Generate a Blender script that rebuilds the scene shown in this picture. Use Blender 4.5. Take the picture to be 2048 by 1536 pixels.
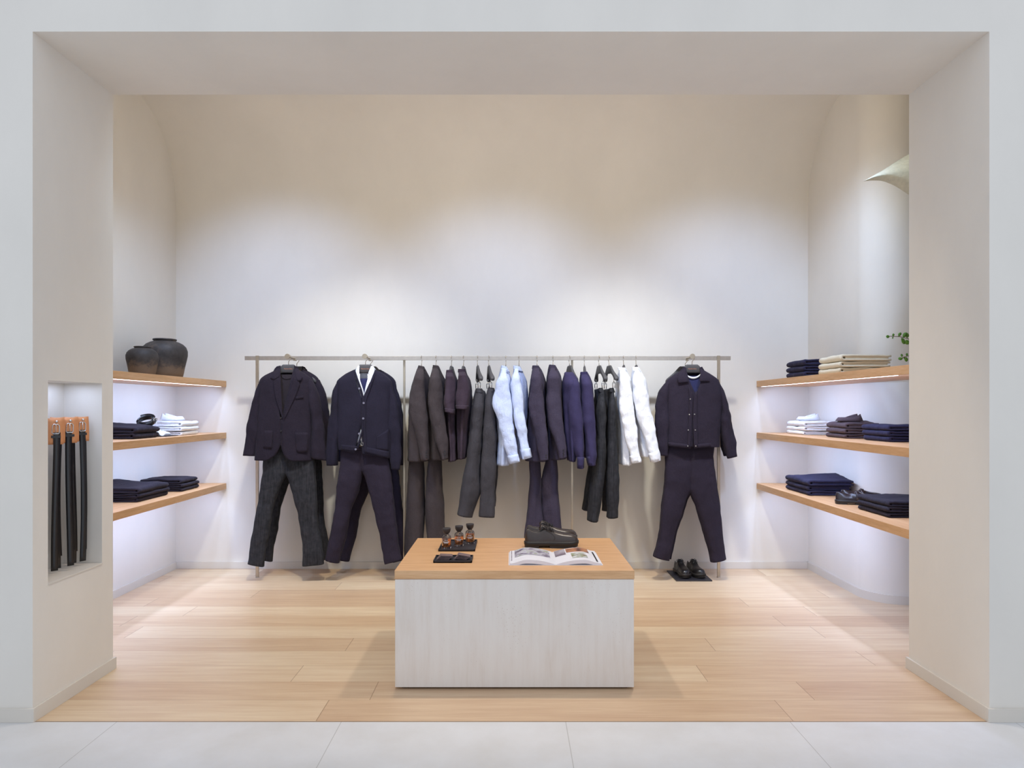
import bpy, bmesh, math, random
from mathutils import Vector, Matrix, noise
R = math.radians
random.seed(7)
for o in list(bpy.data.objects): bpy.data.objects.remove(o)
sc = bpy.context.scene
COL = sc.collection

# ------------------------------------------------------------------ camera
F = 24/36*2048; CX, CY, EYE = 1022.0, 815.0, 1.38
cam = bpy.data.objects.new('camera', bpy.data.cameras.new('camera'))
cam.data.lens = 24; cam.data.sensor_width = 36
cam.data.shift_x = (1024-CX)/2048; cam.data.shift_y = (CY-768)/2048
cam.location = (0, 0, EYE); cam.rotation_euler = (R(90), 0, 0)
COL.objects.link(cam); sc.camera = cam

def W(px, py, d):            # a point seen at (px,py) and standing at depth d
    return Vector(((px-CX)*d/F, d, EYE+(CY-py)*d/F))
def srgb(r, g, b, a=1):
    f = lambda c: (c/255/12.92) if c <= 10 else ((c/255+.055)/1.055)**2.4
    return (f(r), f(g), f(b), a)

# ------------------------------------------------------------------ light
sc.view_settings.view_transform = 'Standard'; sc.view_settings.look = 'None'
sc.view_settings.gamma = 1; sc.view_settings.exposure = -0.05
w = bpy.data.worlds.new('world'); sc.world = w; w.use_nodes = True
w.node_tree.nodes['Background'].inputs[0].default_value = (0.79, 0.875, 1.0, 1)
w.node_tree.nodes['Background'].inputs[1].default_value = 0.98

def area(name, loc, rot, sx, sy, power, color, spread=180):
    l = bpy.data.lights.new(name, 'AREA'); l.shape = 'RECTANGLE'; l.size = sx; l.size_y = sy
    l.energy = power; l.color = color; l.spread = R(spread)
    o = bpy.data.objects.new(name, l); o.location = loc; o.rotation_euler = rot; COL.objects.link(o); return o
def spot(name, loc, target, power, angle, blend, color, rad=.07):
    l = bpy.data.lights.new(name, 'SPOT'); l.energy = power; l.spot_size = R(angle); l.spot_blend = blend
    l.color = color; l.shadow_soft_size = rad
    o = bpy.data.objects.new(name, l); o.location = loc
    o.rotation_euler = (Vector(target)-Vector(loc)).to_track_quat('-Z', 'Y').to_euler(); COL.objects.link(o); return o
COOL = (0.64, 0.78, 1.0)
area('mall_ceiling_light', (0, 0.2, 4.6), (R(24), 0, 0), 7, 2.5, 8, (1.0, .8, .7))
area('cove_fill', (-.15, 3.74, 3.42), (R(106), 0, 0), 5.0, .25, 11, (1.0, .88, .62))  # added soft fill, unseen behind the header, to brighten the cove
for x, tx in ((-1.95, -1.95), (-0.1, -0.1), (1.85, 1.8)):
    spot('wall_washer', (x, 3.89, 3.74), (tx, 5.85, 1.45), 172, 74, 1.0, (.43, .61, 1.0))
for x, tx in ((-1.15, -1.3), (0.95, 0.9)):
    spot('rack_spot', (x, 3.89, 3.74), (tx, 5.5, 0.9), 222, 62, 1.0, (1.0, .97, .83))
spot('side_spot', (1.1, 3.89, 3.74), (2.75, 4.85, 1.7), 66, 66, .9, (.62, .81, 1.0))
spot('side_spot', (-1.1, 3.89, 3.74), (-2.9, 4.75, 1.3), 70, 66, .9, (.62, .81, 1.0))
spot('table_spot', (-0.6, 3.85, 3.74), (-0.2, 3.7, 0.6), 127, 104, 1.0, (1, .90, .80))
spot('table_spot', (0.8, 3.85, 3.74), (0.5, 3.7, 0.6), 127, 104, 1.0, (1, .90, .80))
# lines of light let into the underside of each shelf
for z, k in ((1.555, 1), (1.114, 1), (0.681, 1.0)):
    area('shelf_light', (-2.462, 4.70, z-.004), (0, R(35), 0), .012, 2.05, 8.2*k, (.46, .61, 1.0), 170)
    area('shelf_light', (2.128, 4.70, z-.004), (0, R(-35), 0), .012, 2.05, 8.2*k, (.46, .61, 1.0), 170)
area('niche_light', (-2.19, 3.30, 1.498), (0, 0, 0), .12, .3, .65, (.56, .69, 1.0))

# ------------------------------------------------------------------ materials
def new_mat(name):
    m = bpy.data.materials.new(name); m.use_nodes = True
    return m, m.node_tree.nodes, m.node_tree.links, m.node_tree.nodes['Principled BSDF']
def coords(N, L, scale=(1, 1, 1), kind='Object'):
    tc = N.new('ShaderNodeTexCoord'); mp = N.new('ShaderNodeMapping'); mp.inputs['Scale'].default_value = scale
    L.new(tc.outputs[kind], mp.inputs[0]); return mp.outputs[0]
def geo(N, L, scale=(1, 1, 1)):
    g = N.new('ShaderNodeNewGeometry'); mp = N.new('ShaderNodeMapping'); mp.inputs['Scale'].default_value = scale
    L.new(g.outputs['Position'], mp.inputs[0]); return mp.outputs[0]
def ntex(N, L, vec, s, detail=4, rough=.5):
    t = N.new('ShaderNodeTexNoise'); t.inputs['Scale'].default_value = s; t.inputs['Detail'].default_value = detail
    t.inputs['Roughness'].default_value = rough; L.new(vec, t.inputs['Vector']); return t.outputs[0]
def ramp(N, L, fac, stops):
    r = N.new('ShaderNodeValToRGB'); e = r.color_ramp.elements
    while len(e) < len(stops): e.new(.5)
    for i, (p, c) in enumerate(stops): e[i].position = p; e[i].color = c
    L.new(fac, r.inputs[0]); return r.outputs[0]
def bump(N, L, b, h, strength, dist):
    n = N.new('ShaderNodeBump'); n.inputs['Strength'].default_value = strength; n.inputs['Distance'].default_value = dist
    L.new(h, n.inputs['Height']); L.new(n.outputs[0], b.inputs['Normal'])
def plain(name, rgb, rough=.5, metal=0, spec=.5, vary=.06, s=20):
    m, N, L, b = new_mat(name)
    c = srgb(*rgb); v = ntex(N, L, coords(N, L), s)
    lo = tuple(x*(1-vary) for x in c[:3])+(1,); hi = tuple(min(1, x*(1+vary)) for x in c[:3])+(1,)
    L.new(ramp(N, L, v, ((.3, lo), (.7, hi))), b.inputs['Base Color'])
    b.inputs['Roughness'].default_value = rough; b.inputs['Metallic'].default_value = metal
    b.inputs['Specular IOR Level'].default_value = spec
    return m
def fabric(name, rgb, vary=.14, weave=900, s=9, bstr=.6, sheen=.02, streak=None, rough=.92):
    m, N, L, b = new_mat(name)
    c = srgb(*rgb)
    v = coords(N, L); n1 = ntex(N, L, v, s, 5, .6)
    if streak: n2 = ntex(N, L, coords(N, L, (1, 1, .06)), streak, 3)
    else: n2 = ntex(N, L, v, 160, 2)
    mx = N.new('ShaderNodeMath'); mx.operation = 'ADD'; L.new(n1, mx.inputs[0]); L.new(n2, mx.inputs[1])
    hf = N.new('ShaderNodeMath'); hf.operation = 'MULTIPLY'; hf.inputs[1].default_value = .5; L.new(mx.outputs[0], hf.inputs[0])
    lo = tuple(x*(1-vary) for x in c[:3])+(1,); hi = tuple(min(1, x*(1+vary)) for x in c[:3])+(1,)
    L.new(ramp(N, L, hf.outputs[0], ((.35, lo), (.65, hi))), b.inputs['Base Color'])
    b.inputs['Roughness'].default_value = rough; b.inputs['Specular IOR Level'].default_value = .2
    b.inputs['Sheen Weight'].default_value = sheen; b.inputs['Sheen Roughness'].default_value = .5
    f1 = ntex(N, L, coords(N, L, (1, 1, .4)), 18, 5, .6); f2 = ntex(N, L, coords(N, L, (1, 1, .8)), 45, 6, .65)
    f3 = N.new('ShaderNodeMath'); f3.operation = 'MULTIPLY_ADD'; f3.inputs[1].default_value = .45; L.new(f2, f3.inputs[0]); L.new(f1, f3.inputs[2])
    bump(N, L, b, f3.outputs[0], bstr, .016)
    return m
def plaster(name, rgb, k=.03):
    m, N, L, b = new_mat(name); c = srgb(*rgb); v = geo(N, L)
    a = ntex(N, L, geo(N, L, (1, 1, .55)), 1.6, 8, .62)
    lo = tuple(x*(1-k) for x in c[:3])+(1,); hi = tuple(x*(1+k) for x in c[:3])+(1,)
    L.new(ramp(N, L, a, ((.35, lo), (.65, hi))), b.inputs['Base Color'])
    b.inputs['Roughness'].default_value = .85; b.inputs['Specular IOR Level'].default_value = .25
    bump(N, L, b, ntex(N, L, v, 9, 8, .6), .12, .01)
    return m
def wood(name, c1, c2, c3, axis='Y', rough=.45):
    m, N, L, b = new_mat(name)
    sc_ = {'X': (.9, 14, 14), 'Y': (14, .9, 14)}[axis]
    v = geo(N, L, sc_); a = ntex(N, L, v, 2.2, 6, .6); a2 = ntex(N, L, geo(N, L, tuple(x*5 for x in sc_)), 3.0, 4, .6)
    mx = N.new('ShaderNodeMath'); mx.operation = 'MULTIPLY_ADD'; mx.inputs[1].default_value = .6
    L.new(a, mx.inputs[0]); m2 = N.new('ShaderNodeMath'); m2.operation = 'MULTIPLY'; m2.inputs[1].default_value = .4
    L.new(a2, m2.inputs[0]); L.new(m2.outputs[0], mx.inputs[2])
    L.new(ramp(N, L, mx.outputs[0], ((.36, srgb(*c1)), (.5, srgb(*c2)), (.64, srgb(*c3)))), b.inputs['Base Color'])
    b.inputs['Roughness'].default_value = rough; bump(N, L, b, a2, .06, .003)
    return m
def floor_wood():
    m, N, L, b = new_mat('plank_floor')
    g = N.new('ShaderNodeNewGeometry'); sx = N.new('ShaderNodeSeparateXYZ'); L.new(g.outputs['Position'], sx.inputs[0])
    def M(op, a, bb=None, c=None):
        n = N.new('ShaderNodeMath'); n.operation = op
        for i, q in enumerate((a, bb, c)):
            if q is None: continue
            if isinstance(q, (int, float)): n.inputs[i].default_value = q
            else: L.new(q, n.inputs[i])
        return n.outputs[0]
    rowf = M('DIVIDE', M('SUBTRACT', sx.outputs[1], 3.0-.215*2), .2165); row = M('FLOOR', rowf)
    wn = N.new('ShaderNodeTexWhiteNoise'); wn.noise_dimensions = '1D'; L.new(row, wn.inputs['W'])
    colf = M('DIVIDE', M('ADD', M('ADD', sx.outputs[0], 20), M('MULTIPLY', wn.outputs['Value'], 2.1)), 2.1); col = M('FLOOR', colf)
    wn2 = N.new('ShaderNodeTexWhiteNoise'); wn2.noise_dimensions = '2D'
    cb = N.new('ShaderNodeCombineXYZ'); L.new(row, cb.inputs[0]); L.new(col, cb.inputs[1]); L.new(cb.outputs[0], wn2.inputs['Vector'])
    rnd = wn2.outputs['Value']
    pv = N.new('ShaderNodeCombineXYZ'); L.new(M('MULTIPLY', sx.outputs[0], 1.1), pv.inputs[0])
    L.new(M('MULTIPLY', sx.outputs[1], 15), pv.inputs[1]); L.new(M('MULTIPLY', rnd, 37), pv.inputs[2])
    g1 = ntex(N, L, pv.outputs[0], 1.5, 7, .62)
    pv2 = N.new('ShaderNodeCombineXYZ'); L.new(M('MULTIPLY', sx.outputs[0], 3), pv2.inputs[0])
    L.new(M('MULTIPLY', sx.outputs[1], 90), pv2.inputs[1]); L.new(M('MULTIPLY', rnd, 91), pv2.inputs[2])
    g2 = ntex(N, L, pv2.outputs[0], 1.3, 4, .6)
    fac = M('ADD', M('MULTIPLY', g1, .46), M('ADD', M('MULTIPLY', g2, .27), M('MULTIPLY', rnd, .27)))
    cc = ramp(N, L, fac, ((.27, srgb(190, 156, 126)), (.48, srgb(210, 182, 150)), (.68, srgb(226, 206, 176))))
    fr = M('FRACT', rowf); fc = M('FRACT', colf)
    sr = M('LESS_THAN', M('MINIMUM', fr, M('SUBTRACT', 1, fr)), .006)
    scn = M('LESS_THAN', M('MINIMUM', fc, M('SUBTRACT', 1, fc)), .0009)
    seam = M('MAXIMUM', M('MULTIPLY', sr, .55), scn)
    mix = N.new('ShaderNodeMix'); mix.data_type = 'RGBA'; L.new(M('MULTIPLY', seam, .55), mix.inputs[0])
    L.new(cc, mix.inputs[6]); mix.inputs[7].default_value = srgb(120, 84, 56)
    L.new(mix.outputs[2], b.inputs['Base Color']); b.inputs['Roughness'].default_value = .38
    b.inputs['Specular IOR Level'].default_value = .4
    bump(N, L, b, g2, .04, .002)
    return m
def stone_tile():
    m, N, L, b = new_mat('pale_stone_tiles')
    g = N.new('ShaderNodeNewGeometry'); sx = N.new('ShaderNodeSeparateXYZ'); L.new(g.outputs['Position'], sx.inputs[0])
    n1 = ntex(N, L, g.outputs['Position'], 3.2, 8, .62)
    cc = ramp(N, L, n1, ((.3, srgb(206, 204, 202)), (.52, srgb(212, 211, 211)), (.72, srgb(217, 217, 218))))
    def M(op, a, bb):
        n = N.new('ShaderNodeMath'); n.operation = op
        for i, q in enumerate((a, bb)):
            if isinstance(q, (int, float)): n.inputs[i].default_value = q
            else: L.new(q, n.inputs[i])
        return n.outputs[0]
    f = M('FRACT', M('DIVIDE', M('ADD', sx.outputs[0], 10.595), .985), 0)
    s = M('LESS_THAN', M('MINIMUM', f, M('SUBTRACT', 1, f)), .0016)
    f2 = M('FRACT', M('DIVIDE', M('SUBTRACT', 2.999, sx.outputs[1]), 0.985), 0)
    s2 = M('LESS_THAN', M('MINIMUM', f2, M('SUBTRACT', 1, f2)), .0016)
    mix = N.new('ShaderNodeMix'); mix.data_type = 'RGBA'; L.new(M('MULTIPLY', M('MAXIMUM', s, s2), .6), mix.inputs[0])
    L.new(cc, mix.inputs[6]); mix.inputs[7].default_value = srgb(150, 146, 140)
    L.new(mix.outputs[2], b.inputs['Base Color']); b.inputs['Roughness'].default_value = .5
    return m
def travertine():
    m, N, L, b = new_mat('travertine')
    a = ntex(N, L, geo(N, L, (24, 24, 2.2)), 1.4, 8, .62)
    a2 = ntex(N, L, geo(N, L, (1, 1, .5)), 3.2, 5, .6)
    mx = N.new('ShaderNodeMath'); mx.operation = 'MULTIPLY_ADD'; mx.inputs[1].default_value = .5; L.new(a, mx.inputs[0])
    m2 = N.new('ShaderNodeMath'); m2.operation = 'MULTIPLY'; m2.inputs[1].default_value = .5; L.new(a2, m2.inputs[0]); L.new(m2.outputs[0], mx.inputs[2])
    cc = ramp(N, L, mx.outputs[0], ((.24, srgb(216, 203, 190)), (.5, srgb(229, 221, 213)), (.74, srgb(235, 230, 223))))
    vo = N.new('ShaderNodeTexVoronoi'); vo.inputs['Scale'].default_value = 120; L.new(geo(N, L, (1, 1, .6)), vo.inputs['Vector'])
    pn = ntex(N, L, geo(N, L, (1, 1, .4)), 7, 3)
    th = N.new('ShaderNodeMapRange'); th.inputs[1].default_value = .40; th.inputs[2].default_value = .72; th.inputs[3].default_value = .02; th.inputs[4].default_value = .17
    L.new(pn, th.inputs[0])
    lt = N.new('ShaderNodeMath'); lt.operation = 'LESS_THAN'; L.new(vo.outputs['Distance'], lt.inputs[0]); L.new(th.outputs[0], lt.inputs[1])
    sc2 = N.new('ShaderNodeMath'); sc2.operation = 'MULTIPLY'; sc2.inputs[1].default_value = .55; L.new(lt.outputs[0], sc2.inputs[0])
    mix = N.new('ShaderNodeMix'); mix.data_type = 'RGBA'; L.new(sc2.outputs[0], mix.inputs[0]); L.new(cc, mix.inputs[6]); mix.inputs[7].default_value = srgb(160, 122, 96)
    L.new(mix.outputs[2], b.inputs['Base Color']); b.inputs['Roughness'].default_value = .6
    inv = N.new('ShaderNodeMath'); inv.operation = 'SUBTRACT'; inv.inputs[0].default_value = 1; L.new(lt.outputs[0], inv.inputs[1])
    bump(N, L, b, inv.outputs[0], .35, .003)
    return m
def pot_mat():
    m, N, L, b = new_mat('weathered_clay')
    v = coords(N, L); a = ntex(N, L, v, 9, 8, .65)
    dark = ramp(N, L, a, ((.3, srgb(38, 34, 33)), (.55, srgb(66, 60, 58)), (.75, srgb(104, 90, 78))))
    g = N.new('ShaderNodeSeparateXYZ'); L.new(v, g.inputs[0])
    n2 = ntex(N, L, v, 22, 6, .7)
    mm = N.new('ShaderNodeMath'); mm.operation = 'MULTIPLY_ADD'; mm.inputs[1].default_value = .16; mm.inputs[2].default_value = -.08; L.new(n2, mm.inputs[0])
    ad = N.new('ShaderNodeMath'); ad.operation = 'ADD'; L.new(g.outputs[2], ad.inputs[0]); L.new(mm.outputs[0], ad.inputs[1])
    f = N.new('ShaderNodeMapRange'); f.inputs[1].default_value = .06; f.inputs[2].default_value = .10; f.inputs[3].default_value = .75; f.inputs[4].default_value = 0; L.new(ad.outputs[0], f.inputs[0])
    mix = N.new('ShaderNodeMix'); mix.data_type = 'RGBA'; L.new(f.outputs[0], mix.inputs[0]); L.new(dark, mix.inputs[6]); mix.inputs[7].default_value = srgb(122, 100, 80)
    L.new(mix.outputs[2], b.inputs['Base Color']); b.inputs['Roughness'].default_value = .62
    bump(N, L, b, n2, .3, .006); return m
def glassy(name, rgb, rough=.02, trans=1.0, ior=1.45):
    m, N, L, b = new_mat(name); b.inputs['Base Color'].default_value = srgb(*rgb)
    b.inputs['Transmission Weight'].default_value = trans; b.inputs['Roughness'].default_value = rough; b.inputs['IOR'].default_value = ior
    return m
def emit(name, rgb, s):
    m, N, L, b = new_mat(name); b.inputs['Emission Color'].default_value = srgb(*rgb); b.inputs['Emission Strength'].default_value = s
    b.inputs['Base Color'].default_value = (.8, .8, .8, 1); return m

WALL = plaster('lime_plaster', (227, 221, 212))
SKIRT = plaster('skirting_paint', (216, 209, 199), .01)
FLOORW = floor_wood(); TILE = stone_tile(); TRAV = travertine()
OAK_X = wood('oak_worktop', (198, 150, 106), (211, 166, 120), (222, 180, 136), 'X')
OAK_Y = wood('oak_shelf', (200, 154, 108), (214, 168, 122), (224, 182, 138), 'Y')
STEEL = plain('brushed_steel', (196, 188, 180), .4, .9, vary=.05, s=40)
BRASSY = plain('champagne_steel', (190, 178, 160), .4, .9)
CHROME = plain('chrome', (215, 215, 215), .15, 1)
HANG = plain('charcoal_hanger', (70, 68, 70), .6)
COPPER = plain('copper_print', (196, 128, 98), .4)
NAVY_WOOL = fabric('navy_wool', (38, 32, 43), .16)
NAVY_KNIT = fabric('navy_rib_knit', (34, 31, 45), .2, s=5, bstr=.35)
INDIGO = fabric('indigo_knit', (54, 49, 80), .14, bstr=.2)
PLUM = fabric('plum_knit', (60, 49, 60), .14)
PLUM_TEE = fabric('dark_plum_knit', (46, 40, 46), .1)
NAVY_TEE = fabric('navy_tee', (48, 50, 86), .1)
CHAR = fabric('brown_charcoal_wool', (62, 55, 57), .14)
GREY = fabric('charcoal_trouser', (62, 60, 65), .12)
MAUVE = fabric('aubergine_wool', (60, 54, 70), .14)
NAVY_TW = fabric('navy_twill', (43, 37, 50), .12, sheen=.02)
DARK = fabric('shadow_navy_wool', (36, 33, 46), .1)
DENIM = fabric('black_denim', (46, 46, 50), .45, s=30, streak=120, bstr=.3)
WHITE = fabric('white_cotton', (236, 238, 244), .03, bstr=.7, sheen=.02)
BLUE = fabric('pale_blue_cotton', (196, 208, 238), .05, bstr=.7, sheen=.02)
BLUE2 = fabric('blue_marl_cotton', (140, 152, 190), .25, s=14, bstr=.3)
CREAM = fabric('cream_wool', (232, 222, 200), .04, bstr=.15)
BLACKNAVY = fabric('folded_dark_cotton', (42, 37, 46), .14)
FOLDNAVY = fabric('folded_navy_cotton', (46, 44, 68), .12)
BROWN = fabric('brown_cotton', (88, 74, 78), .1)
LINING = fabric('dark_lining', (18, 16, 20), .05)
BUTTON = plain('grey_button', (120, 118, 135), .35)
SNAP = plain('silver_snap', (190, 188, 186), .3, 1)
DBUTTON = plain('black_button', (30, 28, 34), .3)
BLEATH = plain('black_leather', (24, 22, 24), .28, spec=.6, s=60)
BRLEATH = plain('dark_brown_leather', (56, 46, 42), .3, spec=.6, s=60)
LOAF = plain('worn_black_leather', (46, 38, 40), .25, spec=.6, s=60)
RUBBER = plain('black_rubber', (34, 31, 30), .5)
LACE = plain('black_lace', (22, 21, 24), .7)
TRAY = plain('black_tray', (46, 44, 50), .45)
CARD = plain('brown_card', (112, 92, 92), .6)
TAN = plain('tan_leather', (214, 146, 98), .55, vary=.05)
GLASS = glassy('clear_glass', (245, 240, 235)); PERF = glassy('amber_perfume', (238, 160, 90), .0, .9, 1.36)
CAP = plain('turned_dark_wood', (48, 42, 42), .5)
PAPER = plain('white_paper', (226, 226, 234), .55, vary=.02)
PRINTW = plain('white_print', (222, 222, 226), .5)
CLAY = pot_mat()
LEAF = plain('fern_green', (96, 150, 62), .5, vary=.2)
TWIG = plain('brown_twig', (96, 82, 58), .7)
LED = emit('led_line', (235, 235, 255), 5.0)
PAPERLAMP = None

# ------------------------------------------------------------------ object helpers
ORG = {}
def link(o, parent=None):
    COL.objects.link(o)
    if parent: o.parent = parent; ORG[o.name] = ORG.get(parent.name, Vector((0, 0, 0)))
    return o
def tag(o, label, cat, group=None, kind=None):
    if label: o['label'] = label
    if cat: o['category'] = cat
    if group: o['group'] = group
    if kind: o['kind'] = kind
    return o
def empty(name, loc, label, cat, group=None, rz=0):
    o = bpy.data.objects.new(name, None); o.empty_display_size = .05; o.location = loc; o.rotation_euler = (0, 0, rz)
    COL.objects.link(o); ORG[o.name] = Vector(loc); return tag(o, label, cat, group)
def mesh(name, verts, faces, mat, parent=None, smooth=True, world=False, bevel=0, solid=0, mats=None, fmat=None, sub=0):
    """world=True: verts are world positions; they are stored relative to the parent's root, or to the mesh's own base"""
    verts = [Vector(v) for v in verts]; me = bpy.data.meshes.new(name)
    org = Vector((0, 0, 0))
    if world:
        if parent: org = ORG[parent.name]
        else:
            lo = Vector([min(v[i] for v in verts) for i in range(3)]); hi = Vector([max(v[i] for v in verts) for i in range(3)])
            org = Vector(((lo.x+hi.x)/2, (lo.y+hi.y)/2, lo.z))
    me.from_pydata([v-org for v in verts], [], faces)
    for m in (mats or [mat]): me.materials.append(m)
    if fmat:
        for p, i in zip(me.polygons, fmat): p.material_index = i
    bm = bmesh.new(); bm.from_mesh(me); bmesh.ops.recalc_face_normals(bm, faces=bm.faces); bm.to_mesh(me); bm.free()
    for p in me.polygons: p.use_smooth = smooth
    o = bpy.data.objects.new(name, me)
    if world and not parent: o.location = org
    link(o, parent)
    if not parent: ORG[o.name] = org
    if solid:
        s = o.modifiers.new('solid', 'SOLIDIFY'); s.thickness = solid; s.offset = 0
    if bevel:
        b = o.modifiers.new('bevel', 'BEVEL'); b.width = bevel; b.segments = 3; b.limit_method = 'ANGLE'
    if sub:
        b = o.modifiers.new('sub', 'SUBSURF'); b.levels = sub; b.render_levels = sub
    return o
def boxes(bs):
    v, f = [], []
    for x0, x1, y0, y1, z0, z1 in bs:
        k = len(v)
        v += [(x0, y0, z0), (x1, y0, z0), (x1, y1, z0), (x0, y1, z0), (x0, y0, z1), (x1, y0, z1), (x1, y1, z1), (x0, y1, z1)]
        f += [[k+i for i in q] for q in ((0, 3, 2, 1), (4, 5, 6, 7), (0, 1, 5, 4), (1, 2, 6, 5), (2, 3, 7, 6), (3, 0, 4, 7))]
    return v, f
def box(name, b, mat, parent=None, bevel=.002, world=True, smooth=False):
    v, f = boxes([b]); return mesh(name, v, f, mat, parent, smooth, world, bevel)
def struct(name, bs, mat, bevel=0):
    v, f = boxes(bs); o = mesh(name, v, f, mat, None, False, False, bevel); o['kind'] = 'structure'; return o
def merge(parts):
    V, Fc = [], []
    for v, f in parts:
        k = len(V); V += list(v); Fc += [[k+i for i in q] for q in f]
    return V, Fc
def tube_vf(pts, r, n=8, closed=False):
    pts = [Vector(p) for p in pts]; V, Fc = [], []; m = len(pts); up = None
    for i, p in enumerate(pts):
        a = pts[(i-1) % m] if (i or closed) else p; b = pts[(i+1) % m] if (i < m-1 or closed) else p
        t = (b-a).normalized()
        if up is None: up = t.orthogonal().normalized()
        up = (up-t*up.dot(t)).normalized(); s = t.cross(up)
        rr = r[i] if isinstance(r, (list, tuple)) else r
        for j in range(n):
            q = 2*math.pi*j/n; V.append(p+(up*math.cos(q)+s*math.sin(q))*rr)
    for i in range(m if closed else m-1):
        i2 = (i+1) % m
        for j in range(n): Fc.append([i*n+j, i*n+(j+1) % n, i2*n+(j+1) % n, i2*n+j])
    if not closed: Fc.append(list(range(n))[::-1]); Fc.append([(m-1)*n+j for j in range(n)])
    return V, Fc
def lathe_vf(prof, n=40, c=(0, 0, 0)):
    V, Fc = [], []; c = Vector(c)
    for r, z in prof:
        for j in range(n):
            a = 2*math.pi*j/n; V.append(c+Vector((r*math.cos(a), r*math.sin(a), z)))
    for i in range(len(prof)-1):
        for j in range(n): Fc.append([i*n+j, i*n+(j+1) % n, (i+1)*n+(j+1) % n, (i+1)*n+j])
    if prof[0][0] > 1e-6: Fc.append(list(range(n))[::-1])
    if prof[-1][0] > 1e-6: Fc.append([(len(prof)-1)*n+j for j in range(n)])
    return V, Fc
def lerp(a, b, t): return a+(b-a)*t
def at(lst, t):           # list of values spread over 0..1, or list of (t, value)
    if not isinstance(lst, (list, tuple)): return lst
    if isinstance(lst[0], (list, tuple)):
        if t <= lst[0][0]: return lst[0][1]
        for (a, u), (b, v) in zip(lst, lst[1:]):
            if t <= b: return lerp(u, v, (t-a)/(b-a) if b > a else 1)
        return lst[-1][1]
    q = t*(len(lst)-1); i = min(int(q), len(lst)-2); return lerp(lst[i], lst[i+1], q-i)
def catmull(P, m, soft=.6):
    """resample a polyline of 2-D points to m points, smoothly"""
    n = len(P)
    if n == 1: return [tuple(P[0])]*m
    cum = [0]
    for a, b in zip(P, P[1:]): cum.append(cum[-1]+math.hypot(b[0]-a[0], b[1]-a[1]))
    out = []
    for k in range(m):
        s = cum[-1]*k/(m-1); i = 0
        while i < n-2 and s > cum[i+1]: i += 1
        seg = cum[i+1]-cum[i]; t = (s-cum[i])/seg if seg else 0
        p0, p1, p2, p3 = P[max(i-1, 0)], P[i], P[i+1], P[min(i+2, n-1)]
        c = []
        for q in (0, 1):
            l = lerp(p1[q], p2[q], t)
            cr = .5*(2*p1[q]+(p2[q]-p0[q])*t+(2*p0[q]-5*p1[q]+4*p2[q]-p3[q])*t*t+(3*p1[q]-p0[q]-3*p2[q]+p3[q])*t**3)
            c.append(soft*cr+(1-soft)*l)
        out.append(tuple(c))
    return out

class Surf:               # the front of a draped garment, for seams, pockets and buttons to lie on
    def __init__(s, rows, n): s.rows = rows; s.n = n
    def front(s, px, py):
        r = s.rows; best = None
        for a, b in zip(r, r[1:]):
            if a[2] <= py <= b[2] or (best is None and py < a[2]):
                t = 0 if b[2] == a[2] else max(0, min(1, (py-a[2])/(b[2]-a[2]))); best = [lerp(a[i], b[i], t) for i in range(5)]; break
        if best is None: best = r[-1][:5]
        cx, hw, _, dc, ht = best
        u = min(.999, abs((px-cx)/max(hw, .01)))
        return dc-ht*(1-u**s.n)**(1/s.n)

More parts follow.
